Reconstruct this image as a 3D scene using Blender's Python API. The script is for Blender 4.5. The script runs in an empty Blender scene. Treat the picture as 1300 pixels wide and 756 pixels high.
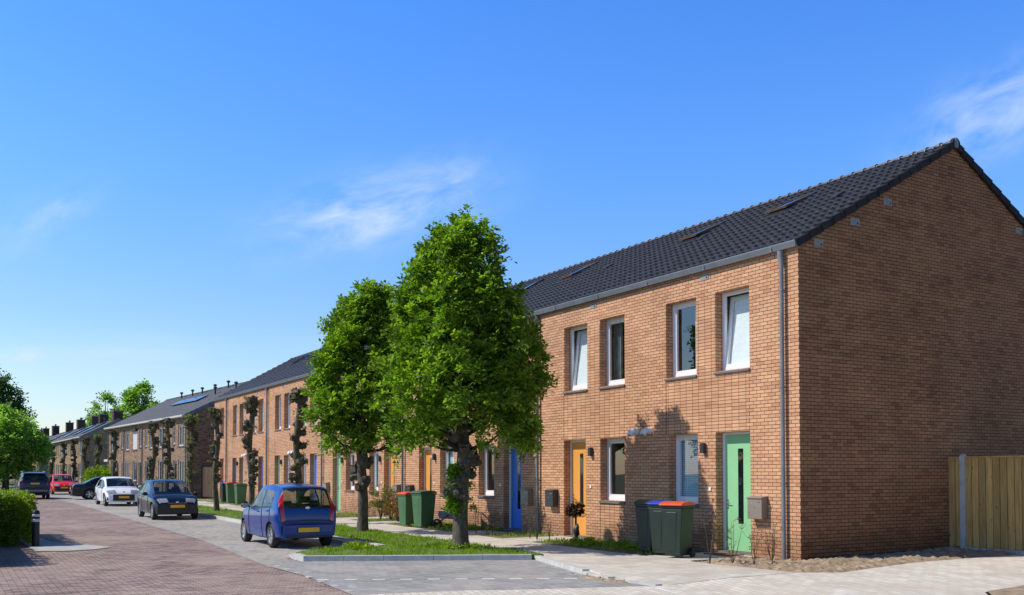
import bpy, bmesh, math, random
import numpy as np
from mathutils import Vector, Matrix, noise as mnoise

R = math.radians
PI = math.pi
scene = bpy.context.scene
COL = scene.collection
rnd = random.Random(7)

# ------------------------------------------------------------------ helpers
def lin(c):
    return c / 12.92 if c <= 0.04045 else ((c + 0.055) / 1.055) ** 2.4

def hexc(h):
    return tuple(lin(int(h[i:i + 2], 16) / 255) for i in (0, 2, 4)) + (1.0,)

def gz(x):
    """the street climbs very gently away from the camera"""
    return 0.0035 * min(max(-x - 5.0, 0.0), 120.0)

class MB:
    """collects vertices and faces, links them as ONE mesh object"""
    def __init__(s):
        s.v, s.f, s.m, s.cur = [], [], [], 0
    def quad(s, a, b, c, d):
        n = len(s.v); s.v += [a, b, c, d]; s.f.append((n, n + 1, n + 2, n + 3)); s.m.append(s.cur)
    def poly(s, pts):
        n = len(s.v); s.v += list(pts); s.f.append(tuple(range(n, n + len(pts)))); s.m.append(s.cur)
    def box(s, x0, x1, y0, y1, z0, z1, M=None):
        p = [(x0, y0, z0), (x1, y0, z0), (x1, y1, z0), (x0, y1, z0), (x0, y0, z1), (x1, y0, z1), (x1, y1, z1), (x0, y1, z1)]
        if M is not None: p = [tuple(M @ Vector(q)) for q in p]
        n = len(s.v); s.v += p
        for f in ((0, 3, 2, 1), (4, 5, 6, 7), (0, 1, 5, 4), (1, 2, 6, 5), (2, 3, 7, 6), (3, 0, 4, 7)):
            s.f.append(tuple(n + i for i in f)); s.m.append(s.cur)
    def frustum(s, bot, top, z0, z1):
        """bot/top = (x0,x1,y0,y1)"""
        p = [(bot[0], bot[2], z0), (bot[1], bot[2], z0), (bot[1], bot[3], z0), (bot[0], bot[3], z0),
             (top[0], top[2], z1), (top[1], top[2], z1), (top[1], top[3], z1), (top[0], top[3], z1)]
        n = len(s.v); s.v += p
        for f in ((0, 3, 2, 1), (4, 5, 6, 7), (0, 1, 5, 4), (1, 2, 6, 5), (2, 3, 7, 6), (3, 0, 4, 7)):
            s.f.append(tuple(n + i for i in f)); s.m.append(s.cur)
    def prism(s, prof, x0, x1, axis='x', caps=True):
        """profile of 2-D points swept along an axis"""
        def P(t, a, b):
            return {'x': (t, a, b), 'y': (a, t, b), 'z': (a, b, t)}[axis]
        n = len(s.v); k = len(prof)
        s.v += [P(x0, a, b) for a, b in prof] + [P(x1, a, b) for a, b in prof]
        for i in range(k):
            j = (i + 1) % k
            s.f.append((n + i, n + j, n + k + j, n + k + i)); s.m.append(s.cur)
        if caps:
            s.f.append(tuple(n + i for i in reversed(range(k)))); s.m.append(s.cur)
            s.f.append(tuple(n + k + i for i in range(k))); s.m.append(s.cur)
    def tube(s, pts, rad, seg=8, caps=True):
        pts = [Vector(p) for p in pts]
        if not hasattr(rad, '__len__'): rad = [rad] * len(pts)
        n0 = len(s.v); up = None
        for i, p in enumerate(pts):
            t = (pts[min(i + 1, len(pts) - 1)] - pts[max(i - 1, 0)])
            if t.length < 1e-9: t = Vector((0, 0, 1))
            t.normalize()
            if up is None:
                up = Vector((1, 0, 0)) if abs(t.x) < .8 else Vector((0, 1, 0))
            a = t.cross(up)
            if a.length < 1e-6: a = t.orthogonal()
            a.normalize(); b = t.cross(a); up = -b if False else up
            for k in range(seg):
                w = 2 * PI * k / seg
                s.v.append(tuple(p + (a * math.cos(w) + b * math.sin(w)) * rad[i]))
        for i in range(len(pts) - 1):
            for k in range(seg):
                k2 = (k + 1) % seg
                s.f.append((n0 + i * seg + k, n0 + i * seg + k2, n0 + (i + 1) * seg + k2, n0 + (i + 1) * seg + k)); s.m.append(s.cur)
        if caps:
            s.f.append(tuple(n0 + k for k in reversed(range(seg)))); s.m.append(s.cur)
            e = n0 + (len(pts) - 1) * seg
            s.f.append(tuple(e + k for k in range(seg))); s.m.append(s.cur)
    def lathe(s, prof, seg=24, axis='z', o=(0, 0, 0), a0=0.0, a1=2 * PI):
        """prof = [(r,h)] spun about an axis through o"""
        full = abs(a1 - a0 - 2 * PI) < 1e-6
        n0 = len(s.v); k = len(prof); cnt = seg if full else seg + 1
        for i in range(cnt):
            w = a0 + (a1 - a0) * i / seg
            for r, h in prof:
                q = {'z': (r * math.cos(w), r * math.sin(w), h), 'y': (r * math.cos(w), h, r * math.sin(w)),
                     'x': (h, r * math.cos(w), r * math.sin(w))}[axis]
                s.v.append((q[0] + o[0], q[1] + o[1], q[2] + o[2]))
        for i in range(seg):
            j = (i + 1) % cnt
            for a in range(k - 1):
                s.f.append((n0 + i * k + a, n0 + j * k + a, n0 + j * k + a + 1, n0 + i * k + a + 1)); s.m.append(s.cur)
    def ball(s, c, r, seg=8, rings=5, sq=(1, 1, 1), jit=0.0):
        n0 = len(s.v)
        for i in range(rings + 1):
            ph = PI * i / rings
            for k in range(seg):
                w = 2 * PI * k / seg
                d = Vector((math.sin(ph) * math.cos(w), math.sin(ph) * math.sin(w), math.cos(ph)))
                q = r
                if jit: q *= 1 + jit * mnoise.noise(Vector(c) * 7.1 + d * 2.3)
                s.v.append((c[0] + d.x * q * sq[0], c[1] + d.y * q * sq[1], c[2] + d.z * q * sq[2]))
        for i in range(rings):
            for k in range(seg):
                k2 = (k + 1) % seg
                s.f.append((n0 + i * seg + k, n0 + (i + 1) * seg + k, n0 + (i + 1) * seg + k2, n0 + i * seg + k2)); s.m.append(s.cur)
    def mesh(s, name, mats, smooth=None, merge=False):
        me = bpy.data.meshes.new(name)
        me.from_pydata([tuple(v) for v in s.v], [], s.f)
        for m in (mats if isinstance(mats, (list, tuple)) else [mats]): me.materials.append(m)
        if any(s.m): me.polygons.foreach_set('material_index', s.m)
        if merge:
            bm = bmesh.new(); bm.from_mesh(me); bmesh.ops.remove_doubles(bm, verts=bm.verts, dist=1e-4)
            bmesh.ops.recalc_face_normals(bm, faces=bm.faces); bm.to_mesh(me); bm.free()
        if smooth is not None:
            me.polygons.foreach_set('use_smooth', [True] * len(me.polygons))
            me.set_sharp_from_angle(angle=R(smooth))
        me.update()
        return me
    def build(s, name, mats, parent=None, smooth=None, merge=False):
        return link(name, s.mesh(name, mats, smooth, merge), parent)

def link(name, me, parent=None):
    o = bpy.data.objects.new(name, me); COL.objects.link(o)
    if parent is not None: o.parent = parent
    return o

def bevel(o, w=0.01, seg=2):
    md = o.modifiers.new('edge', 'BEVEL'); md.width = w; md.segments = seg; md.limit_method = 'ANGLE'; md.angle_limit = R(35)
    return o

def tag(o, label, cat, group=None, kind=None):
    o['label'] = label; o['category'] = cat
    if group: o['group'] = group
    if kind: o['kind'] = kind
    return o

def thing(name, label, cat, loc=(0, 0, 0), rz=0.0, group=None):
    o = bpy.data.objects.new(name, None); COL.objects.link(o)
    o.location = loc; o.rotation_euler = (0, 0, rz); o.empty_display_size = .2
    return tag(o, label, cat, group)

def copy_tree(o, parent=None, level=0):
    c = o.copy(); COL.objects.link(c)
    if parent is not None: c.parent = parent
    for ch in list(o.children): copy_tree(ch, c, level + 1)
    return c

# ------------------------------------------------------------------ materials
def newmat(name):
    m = bpy.data.materials.new(name); m.use_nodes = True
    nt = m.node_tree; nt.nodes.clear()
    out = nt.nodes.new('ShaderNodeOutputMaterial'); b = nt.nodes.new('ShaderNodeBsdfPrincipled')
    nt.links.new(b.outputs[0], out.inputs[0])
    return m, nt, b, out

def N(nt, t, **kw):
    n = nt.nodes.new(t)
    for k, v in kw.items():
        if k in n.inputs: n.inputs[k].default_value = v
        else: setattr(n, k, v)
    return n

def ramp(nt, fac, stops):
    r = nt.nodes.new('ShaderNodeValToRGB'); e = r.color_ramp.elements
    while len(e) < len(stops): e.new(.5)
    for el, (p, c) in zip(e, stops): el.position = p; el.color = c
    nt.links.new(fac, r.inputs[0]); return r.outputs[0]

def mixc(nt, fac, a, b, mode='MIX'):
    n = nt.nodes.new('ShaderNodeMix'); n.data_type = 'RGBA'; n.blend_type = mode
    for sock, v in ((n.inputs[0], fac), (n.inputs[6], a), (n.inputs[7], b)):
        if isinstance(v, (int, float, tuple)): sock.default_value = v
        else: nt.links.new(v, sock)
    return n.outputs[2]

def mth(nt, op, a, b=0.0, c=0.0):
    n = nt.nodes.new('ShaderNodeMath'); n.operation = op
    for i, v in enumerate((a, b, c)):
        if isinstance(v, (int, float)): n.inputs[i].default_value = v
        else: nt.links.new(v, n.inputs[i])
    return n.outputs[0]

def objco(nt):
    return nt.nodes.new('ShaderNodeTexCoord').outputs['Object']

def noise_(nt, co, scale, detail=4, rough=.55):
    n = N(nt, 'ShaderNodeTexNoise', Scale=scale, Detail=detail, Roughness=rough)
    nt.links.new(co, n.inputs['Vector']); return n.outputs['Fac']

def bump(nt, b, h, strength=.4, dist=.01):
    n = N(nt, 'ShaderNodeBump', Strength=strength, Distance=dist)
    nt.links.new(h, n.inputs['Height']); nt.links.new(n.outputs[0], b.inputs['Normal'])

def plain(name, col, rough=.5, metal=0.0, var=.12, scale=9.0, bmp=0.0, spec=.5, coat=0.0):
    m, nt, b, out = newmat(name)
    co = objco(nt); f = noise_(nt, co, scale, 5)
    c = tuple(col) if len(col) == 4 else tuple(col) + (1,)
    d = tuple(x * (1 - var) for x in c[:3]) + (1,); l = tuple(min(1, x * (1 + var)) for x in c[:3]) + (1,)
    nt.links.new(ramp(nt, f, [(.3, d), (.7, l)]), b.inputs['Base Color'])
    b.inputs['Roughness'].default_value = rough; b.inputs['Metallic'].default_value = metal
    b.inputs['Specular IOR Level'].default_value = spec
    if coat: b.inputs['Coat Weight'].default_value = coat * .6; b.inputs['Coat Roughness'].default_value = .03
    if bmp: bump(nt, b, noise_(nt, co, scale * 6, 4), bmp, .01)
    return m

def bricks(name, cols, mortar, bw=.22, rh=.0625, ms=.0055, offset=.5, rough=.85, bmp=.6, flat=False, swap=False, stain=.25, dust=None, dist=.01, rotz=0.0, damp=False):
    """brick/paver bond; flat=False uses (x+y, z), flat=True uses (x, y)"""
    m, nt, b, out = newmat(name)
    co = objco(nt)
    if rotz:
        mp = N(nt, 'ShaderNodeMapping'); mp.inputs['Rotation'].default_value = (0, 0, rotz)
        nt.links.new(co, mp.inputs[0]); co = mp.outputs[0]
    sp = nt.nodes.new('ShaderNodeSeparateXYZ'); nt.links.new(co, sp.inputs[0])
    cb = nt.nodes.new('ShaderNodeCombineXYZ')
    if flat:
        nt.links.new(sp.outputs[1 if swap else 0], cb.inputs[0]); nt.links.new(sp.outputs[0 if swap else 1], cb.inputs[1])
    else:
        nt.links.new(mth(nt, 'ADD', sp.outputs[0], sp.outputs[1]), cb.inputs[0]); nt.links.new(sp.outputs[2], cb.inputs[1])
    # slight wander of every joint
    nv = N(nt, 'ShaderNodeTexNoise', Scale=11.0, Detail=2.0); nt.links.new(cb.outputs[0], nv.inputs['Vector'])
    va = nt.nodes.new('ShaderNodeVectorMath'); va.operation = 'MULTIPLY_ADD'
    nt.links.new(nv.outputs['Color'], va.inputs[0]); va.inputs[1].default_value = (.010, .006, 0); nt.links.new(cb.outputs[0], va.inputs[2])
    t = N(nt, 'ShaderNodeTexBrick', Scale=1.0); t.offset = offset; t.squash = 1.0
    t.inputs['Brick Width'].default_value = bw; t.inputs['Row Height'].default_value = rh
    t.inputs['Mortar Size'].default_value = ms; t.inputs['Mortar Smooth'].default_value = .25
    t.inputs['Color1'].default_value = (0, 0, 0, 1); t.inputs['Color2'].default_value = (1, 1, 1, 1); t.inputs['Mortar'].default_value = (.5, .5, .5, 1)
    nt.links.new(va.outputs[0], t.inputs['Vector'])
    k = len(cols)
    base = ramp(nt, t.outputs['Color'], [((i + .5) / k, c) for i, c in enumerate(cols)])
    fine = noise_(nt, co, 60, 3)
    base = mixc(nt, .45, base, mixc(nt, fine, (.7, .7, .7, 1), (1.28, 1.25, 1.22, 1)), 'MULTIPLY')
    col = mixc(nt, t.outputs['Fac'], base, mortar)
    big = noise_(nt, co, .9, 6, .65)
    col = mixc(nt, stain, col, ramp(nt, big, [(.3, (.62, .60, .58, 1)), (.7, (1.25, 1.25, 1.25, 1))]), 'MULTIPLY')
    if damp:
        # damp, splashed foot of the wall and slow changes of tone from one delivery of bricks to the next
        zz = mth(nt, 'ADD', sp.outputs[2], mth(nt, 'MULTIPLY', noise_(nt, co, 2.2, 5), -.7))
        col = mixc(nt, .8, col, ramp(nt, zz, [(.0, (.62, .60, .58, 1)), (.30, (1, 1, 1, 1))]), 'MULTIPLY')
        mp2 = N(nt, 'ShaderNodeMapping'); mp2.inputs['Scale'].default_value = (.35, .35, 1.6); nt.links.new(co, mp2.inputs[0])
        col = mixc(nt, .5, col, ramp(nt, noise_(nt, mp2.outputs[0], 1.1, 5, .6), [(.35, (.74, .72, .72, 1)), (.65, (1.2, 1.2, 1.16, 1))]), 'MULTIPLY')
    if dust:
        d = ramp(nt, noise_(nt, co, .35, 7, .7), [(.46, (0, 0, 0, 1)), (.66, (1, 1, 1, 1))])
        col = mixc(nt, mth(nt, 'MULTIPLY', d, .6), col, dust)
        oil = ramp(nt, noise_(nt, co, 1.7, 5, .6), [(.62, (1, 1, 1, 1)), (.74, (.62, .60, .57, 1))])
        col = mixc(nt, .8, col, oil, 'MULTIPLY')
    nt.links.new(col, b.inputs['Base Color'])
    b.inputs['Roughness'].default_value = rough; b.inputs['Specular IOR Level'].default_value = .25
    h = mth(nt, 'ADD', mth(nt, 'MULTIPLY', mth(nt, 'SUBTRACT', 1.0, t.outputs['Fac']), 1.0), mth(nt, 'MULTIPLY', fine, .35))
    bump(nt, b, h, bmp, dist)
    return m

def glassy(name, tint, refl=.9, rough=.0, ior=1.9):
    m = bpy.data.materials.new(name); m.use_nodes = True; nt = m.node_tree; nt.nodes.clear()
    out = nt.nodes.new('ShaderNodeOutputMaterial')
    tr = N(nt, 'ShaderNodeBsdfTransparent'); tr.inputs[0].default_value = tint
    gl = N(nt, 'ShaderNodeBsdfGlossy'); gl.inputs['Roughness'].default_value = rough; gl.inputs[0].default_value = (refl, refl, refl, 1)
    co = objco(nt); bp = N(nt, 'ShaderNodeBump', Strength=.03, Distance=.02); nt.links.new(noise_(nt, co, 2.0, 1), bp.inputs['Height']); nt.links.new(bp.outputs[0], gl.inputs['Normal'])
    fr = N(nt, 'ShaderNodeFresnel', IOR=ior)
    # a single sheet of glass reflects the same from both faces
    ge = nt.nodes.new('ShaderNodeNewGeometry'); nt.links.new(mth(nt, 'MULTIPLY_ADD', ge.outputs['Backfacing'], 1.0 / ior - ior, ior), fr.inputs['IOR'])
    mx = nt.nodes.new('ShaderNodeMixShader'); nt.links.new(fr.outputs[0], mx.inputs[0]); nt.links.new(tr.outputs[0], mx.inputs[1]); nt.links.new(gl.outputs[0], mx.inputs[2])
    nt.links.new(mx.outputs[0], out.inputs[0])
    return m

def leafmat(name, dark, mid, light, trans=.45):
    m = bpy.data.materials.new(name); m.use_nodes = True; nt = m.node_tree; nt.nodes.clear()
    out = nt.nodes.new('ShaderNodeOutputMaterial')
    ge = nt.nodes.new('ShaderNodeNewGeometry')
    co = objco(nt); big = noise_(nt, co, 2.6, 4, .7)
    f = mth(nt, 'ADD', mth(nt, 'MULTIPLY', ge.outputs['Random Per Island'], .55), mth(nt, 'MULTIPLY', big, .55))
    c = ramp(nt, f, [(.15, dark), (.5, mid), (.9, light)])
    d = N(nt, 'ShaderNodeBsdfPrincipled', Roughness=.5); d.inputs['Specular IOR Level'].default_value = .35; nt.links.new(c, d.inputs['Base Color'])
    t = nt.nodes.new('ShaderNodeBsdfTranslucent')
    nt.links.new(mixc(nt, 1.0, c, (1.5, 1.9, .5, 1), 'MULTIPLY'), t.inputs[0])
    mx = nt.nodes.new('ShaderNodeMixShader'); mx.inputs[0].default_value = trans
    nt.links.new(d.outputs[0], mx.inputs[1]); nt.links.new(t.outputs[0], mx.inputs[2]); nt.links.new(mx.outputs[0], out.inputs[0])
    return m

M = {}
ORANGE = [(.49, .25, .14, 1), (.56, .295, .165, 1), (.58, .315, .18, 1), (.60, .34, .195, 1), (.63, .365, .21, 1), (.595, .32, .195, 1), (.57, .345, .19, 1), (.53, .29, .175, 1)]
ORANGE_SHADED = [(.235, .103, .046, 1), (.28, .130, .060, 1), (.30, .143, .066, 1), (.325, .158, .073, 1), (.34, .168, .078, 1), (.29, .145, .072, 1), (.305, .158, .072, 1), (.31, .148, .070, 1)]  # same bricks as the front, darkened to put the gable's shade into the colour
M['brick'] = bricks('brick_running_bond', ORANGE, (.105, .060, .036, 1), bw=.207, rh=.0722, ms=.0058, damp=True, stain=.3, bmp=.9)
M['brick_stack'] = bricks('brick_stack_bond', ORANGE, (.105, .060, .036, 1), bw=.207, rh=.0722, ms=.0058, damp=True, offset=0.0, stain=.3, bmp=.9)
M['brick_gable'] = bricks('brick_gable_shaded', ORANGE_SHADED, (.045, .025, .015, 1), bw=.207, rh=.0722, ms=.0058, damp=True, stain=.5, bmp=.9)
BROWN = [(.15, .09, .055, 1), (.26, .16, .10, 1), (.33, .21, .13, 1), (.36, .23, .14, 1)]
M['old_brick'] = bricks('old_brown_brick', BROWN, (.22, .17, .13, 1), stain=.4)
YELLOW = [(.20, .13, .07, 1), (.32, .22, .12, 1), (.40, .28, .15, 1), (.42, .30, .17, 1)]
M['yellow_brick'] = bricks('old_yellow_brick', YELLOW, (.24, .18, .12, 1), stain=.4)
M['chimney_brick'] = bricks('sooty_brick', [(.05, .03, .025, 1), (.10, .055, .04, 1), (.12, .07, .05, 1)], (.08, .065, .055, 1))
M['tile'] = plain('anthracite_tile', (.072, .070, .073), .40, var=.3, scale=7, bmp=.12, spec=.5)
M['verge'] = plain('dark_verge_tile', (.028, .027, .027), .85, var=.3, scale=5, spec=.15)
M['gap'] = plain('painted_gap_shadow', (.007, .007, .008), .8)  # near-black colour paints the shadow under the pantile rolls
M['ridge_tile'] = plain('ridge_tile', (.13, .12, .12), .4, var=.25, scale=6, spec=.5)
M['old_tile'] = plain('grey_concrete_tile', (.085, .085, .09), .7, var=.22, scale=3, bmp=.2)
M['zinc'] = plain('zinc', (.165, .185, .205), .55, metal=.15, var=.15, scale=3)
M['white'] = plain('white_frame', (.74, .75, .76), .35, var=.03)
M['offwhite'] = plain('aged_white_frame', (.62, .62, .60), .45, var=.08)
M['stone'] = plain('grey_sill', (.13, .125, .12), .7, var=.2, bmp=.2)
M['plate'] = plain('grey_cement', (.22, .22, .21), .8, var=.15, bmp=.2)
M['black'] = plain('black_plastic', (.018, .018, .02), .5)
M['rubber'] = plain('tyre_rubber', (.02, .02, .021), .8, var=.2)
M['green_door'] = plain('green_door_paint', (.25, .55, .28), .38, var=.04, scale=3)
M['orange_door'] = plain('orange_door_paint', (.70, .31, .06), .38, var=.04, scale=3)
M['blue_door'] = plain('blue_door_paint', (.03, .17, .62), .38, var=.04, scale=3)
M['glass'] = glassy('window_glass', (.92, .96, .96, 1), ior=2.3)
M['dark_glass'] = plain('dark_door_glass', (.008, .01, .012), .04, spec=.8)
M['blind'] = plain('pale_roller_blind', (.84, .90, .92), .8, var=.05)
M['slat_blind'] = plain('venetian_slat', (.66, .92, 1.0), .5, var=.06)
M['curtain'] = plain('grey_curtain', (.25, .25, .25), .9, var=.3, scale=4)
M['lace'] = plain('white_curtain', (.70, .70, .68), .9, var=.15, scale=6)
M['metal'] = plain('brushed_metal', (.5, .5, .5), .3, metal=.9)
M['mailbox'] = plain('taupe_mailbox', (.23, .195, .155), .45, var=.07)
M['lamp'] = plain('dark_lamp', (.035, .035, .037), .4)
M['wood'] = None
M['solar'] = plain('solar_glass', (.03, .065, .17), .18, var=.2, scale=2, spec=.8)
M['solar_frame'] = plain('solar_frame', (.02, .02, .025), .4)
M['concrete'] = plain('pale_concrete', (.42, .41, .38), .85, var=.14, scale=4, bmp=.3)
M['kerb'] = plain('kerb_concrete', (.47, .46, .43), .85, var=.16, scale=5, bmp=.3)

def wood(name, cols):
    m, nt, b, out = newmat(name)
    co = objco(nt); mp = N(nt, 'ShaderNodeMapping'); mp.inputs['Scale'].default_value = (9, 9, .7); nt.links.new(co, mp.inputs[0])
    f = noise_(nt, mp.outputs[0], 3.0, 6, .6)
    g = ramp(nt, f, [(.25, cols[0]), (.5, cols[1]), (.75, cols[2])])
    oi = nt.nodes.new('ShaderNodeNewGeometry')
    g = mixc(nt, .6, g, ramp(nt, oi.outputs['Random Per Island'], [(0, (.5, .5, .48, 1)), (1, (1.35, 1.3, 1.25, 1))]), 'MULTIPLY')
    # knots
    v = N(nt, 'ShaderNodeTexVoronoi', Scale=1.0); mk = N(nt, 'ShaderNodeMapping'); mk.inputs['Scale'].default_value = (7, 7, 3.0); nt.links.new(co, mk.inputs[0]); nt.links.new(mk.outputs[0], v.inputs['Vector'])
    kf = ramp(nt, v.outputs['Distance'], [(.06, (1, 1, 1, 1)), (.14, (0, 0, 0, 1))])
    g = mixc(nt, mth(nt, 'MULTIPLY', kf, .7), g, (.05, .03, .015, 1))
    nt.links.new(g, b.inputs['Base Color']); b.inputs['Roughness'].default_value = .8
    bump(nt, b, f, .3, .01)
    return m
M['wood'] = wood('fence_timber', [(.27, .155, .045, 1), (.48, .30, .095, 1), (.62, .41, .14, 1)])
M['old_wood'] = wood('brown_timber', [(.06, .035, .02, 1), (.11, .065, .035, 1), (.15, .09, .05, 1)])

# ------------------------------------------------------------------ the ground and everything paved
M['ground'] = plain('meadow_ground', (.055, .075, .025), .95, var=.35, scale=.6, bmp=.3)
M['soil'] = plain('dry_soil', (.30, .225, .145), .95, var=.35, scale=6, bmp=.6)
M['garden'] = plain('weedy_soil', (.135, .115, .06), .95, var=.45, scale=3.5, bmp=.6)
M['turf'] = plain('turf', (.10, .155, .022), .95, var=.35, scale=5, bmp=.5)
M['road'] = bricks('purple_clinker', [(.20, .135, .115, 1), (.30, .215, .185, 1), (.38, .27, .235, 1), (.34, .26, .245, 1), (.42, .31, .26, 1), (.25, .19, .18, 1)],
                   (.065, .05, .042, 1), bw=.215, rh=.10, ms=.0075, flat=True, swap=True, stain=.5, dust=(.42, .35, .28, 1), bmp=.9, dist=.015)
M['bay'] = bricks('grey_pavers', [(.31, .295, .27, 1), (.375, .36, .33, 1), (.41, .395, .365, 1)], (.17, .15, .125, 1), bw=.21, rh=.105, ms=.005, flat=True, stain=.5, dust=(.44, .40, .34, 1), bmp=.6)
M['bluegrey'] = bricks('blue_grey_pavers', [(.265, .265, .265, 1), (.315, .315, .312, 1), (.35, .35, .345, 1)], (.18, .165, .145, 1), bw=.21, rh=.105, ms=.004, flat=True, stain=.5, dust=(.45, .40, .34, 1), bmp=.5, rotz=-.45)
M['light'] = bricks('cream_pavers', [(.56, .525, .46, 1), (.66, .62, .55, 1), (.71, .67, .60, 1), (.61, .555, .47, 1)], (.30, .27, .225, 1), bw=.30, rh=.12, ms=.006, flat=True, stain=.35, dust=(.50, .43, .34, 1), bmp=.5, rotz=.28)
M['slab'] = bricks('pale_slabs', [(.50, .465, .40, 1), (.55, .515, .45, 1), (.59, .55, .48, 1)], (.30, .265, .21, 1), bw=.30, rh=.30, ms=.005, flat=True, stain=.4, dust=(.44, .38, .30, 1), bmp=.4)

def ground_poly(name, pts, z, mat, thick=0.0, zs=None, parent=None):
    bm = bmesh.new()
    vs = [bm.verts.new((p[0], p[1], z if zs is None else zs[i])) for i, p in enumerate(pts)]
    bm.faces.new(vs)
    bmesh.ops.recalc_face_normals(bm, faces=bm.faces)
    for f in bm.faces:
        if f.normal.z < 0: f.normal_flip()
    if thick:
        ex = bmesh.ops.extrude_face_region(bm, geom=list(bm.faces))
        for v in [g for g in ex['geom'] if isinstance(g, bmesh.types.BMVert)]: v.co.z -= thick
        bmesh.ops.recalc_face_normals(bm, faces=bm.faces)
    bmesh.ops.triangulate(bm, faces=[f for f in bm.faces if len(f.verts) > 4])
    for x in (-5.0, -125.0):
        g = list(bm.verts) + list(bm.edges) + list(bm.faces)
        bmesh.ops.bisect_plane(bm, geom=g, plane_co=(x, 0, 0), plane_no=(1, 0, 0))
    for v in bm.verts: v.co.z += gz(v.co.x)
    me = bpy.data.meshes.new(name); bm.to_mesh(me); bm.free(); me.materials.append(mat)
    return link(name, me, parent)

def struct(o):
    o['kind'] = 'structure'; return o

struct(ground_poly('ground', [(-3000, -3000), (3000, -3000), (3000, 3000), (-3000, 3000)], -.16, M['ground']))
struct(ground_poly('road', [(-400, -14.5), (-60, -14.0), (-22, -13.6), (-18, -24), (40, -24), (40, -9.4), (2, -7.2), (1.2, -4.7), (-3.4, -4.2), (-6, -7.5), (-80, -7.6), (-400, -10)], -.10, M['road']))
struct(ground_poly('parking_bay', [(-78, -8.26), (-40, -8.09), (-12.8, -8.36), (-5.1, -8.86), (-5.7, -8.0), (-6.6, -8.05), (-7.4, -7.6), (-7.7, -5.3), (-78, -5.1)], -.094, M['bay']))
struct(ground_poly('side_road', [(-5.9, -8.05), (-3.72, -3.62), (-1.9, -4.1), (-.3, -4.55), (1.3, -4.4), (1.56, -4.4), (.5, -6.75), (.2, -7.3), (-.15, -9.06), (-2.95, -8.80), (-5.14, -8.84)], -.088, M['bluegrey']))
lp = [(-.15, -9.06), (.2, -7.3), (.5, -6.75), (1.3, -4.45), (1.42, -3.2), (1.40, -1.7), (1.8, -.95), (1.42, 1.5), (1.72, 4.3), (1.8, 45), (5.0, 45), (4.5, 6), (4.3, 2.0), (4.75, -1.4), (6.5, -3.4), (12, -6), (14, -9.15)]
struct(ground_poly('footway', lp, 0, M['light'], zs=[-.084, -.082, -.080, -.07, -.004, .0, 0, .03, .08, .12, .12, .10, .05, 0, 0, -.04, -.09]))
sw = [(-90, -3.3), (-4.1, -3.3), (-3.78, -3.42), (-3.55, -3.62), (-1.9, -4.06), (-.3, -4.50), (1.34, -4.38), (1.46, -3.2), (1.44, -1.7), (.4, -1.72), (-.3, -1.85), (-1.15, -1.78), (-90, -1.75)]
struct(ground_poly('pavement', sw, .004, M['slab'], zs=[.004] * 5 + [-.02, -.062, .004] + [.004] * 5, thick=.2))
verge_pts = [(-90, -5.05), (-7.7, -5.3), (-7.52, -7.3), (-7.0, -7.72), (-5.86, -7.76), (-3.98, -3.72), (-4.0, -3.32), (-90, -3.32)]
struct(ground_poly('verge', verge_pts, .0, M['turf'], thick=.2))
garden_pts = [(-47.2, -1.74), (-1.17, -1.74), (-1.17, .05), (-47.2, .05)]
struct(ground_poly('garden_ground', garden_pts, .0, M['garden'], thick=.2))
struct(ground_poly('rough_ground', [(4.32, 2.0), (4.52, 6), (5.02, 45), (60, 45), (60, -6), (12.5, -6), (6.5, -3.38), (4.78, -1.4)], .02, M['soil']))
struct(ground_poly('kerb_wedge', [(-17.5, -12.6), (-11.2, -12.45), (-10.9, -11.9), (-11.05, -11.2), (-11.6, -10.78), (-12.6, -11.15), (-14.2, -11.85), (-17.5, -12.1)], -.085, M['concrete']))

def kerb(pts, w, z0, z1, name='kerb'):
    bm = bmesh.new(); L, Rr = [], []
    for i, p in enumerate(pts):
        a = Vector(pts[max(i - 1, 0)]); b = Vector(pts[min(i + 1, len(pts) - 1)]); d = (b - a).normalized(); n = Vector((-d.y, d.x))
        L.append(Vector(p) + n * w / 2); Rr.append(Vector(p) - n * w / 2)
    m = MB()
    for i in range(len(pts) - 1):
        seglen = (Vector(pts[i + 1]) - Vector(pts[i])).length; k = max(1, int(round(seglen / 1.0)))
        for j in range(k):
            t0, t1 = j / k + .004 / seglen, (j + 1) / k - .004 / seglen
            a, b = L[i].lerp(L[i + 1], t0), L[i].lerp(L[i + 1], t1); c, d = Rr[i].lerp(Rr[i + 1], t1), Rr[i].lerp(Rr[i + 1], t0)
            q = [a, b, c, d]; top = [(v.x, v.y, z1 + gz(v.x)) for v in q]; bot = [(v.x, v.y, z0 + gz(v.x)) for v in q]
            m.quad(*reversed(top))
            for e in range(4):
                m.quad(bot[e], top[e], top[(e + 1) % 4], bot[(e + 1) % 4])
    bm.free()
    me = m.mesh(name, M['kerb']); bm = bmesh.new(); bm.from_mesh(me); bmesh.ops.recalc_face_normals(bm, faces=bm.faces); bm.to_mesh(me); bm.free()
    o = struct(link(name, me)); return bevel(o, .015)
kerb([(-90, -5.08), (-7.9, -5.33)], .14, -.2, .012)
kerb([(-10.9, -5.42), (-8.7, -5.50), (-7.66, -5.58)], .34, -.2, -.01)
kerb([(-7.64, -5.75), (-7.56, -7.25), (-7.1, -7.78), (-6.6, -7.86)], .12, -.2, -.045)
kerb([(-6.55, -7.86), (-5.9, -7.88), (-5.2, -6.45), (-3.86, -3.72)], .16, -.2, .016)
kerb([(-3.82, -3.60), (-3.55, -3.68), (-1.9, -4.13), (-.9, -4.40)], .13, -.2, .0)
kerb([(-.9, -4.40), (.1, -4.57)], .13, -.2, -.035)
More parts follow.
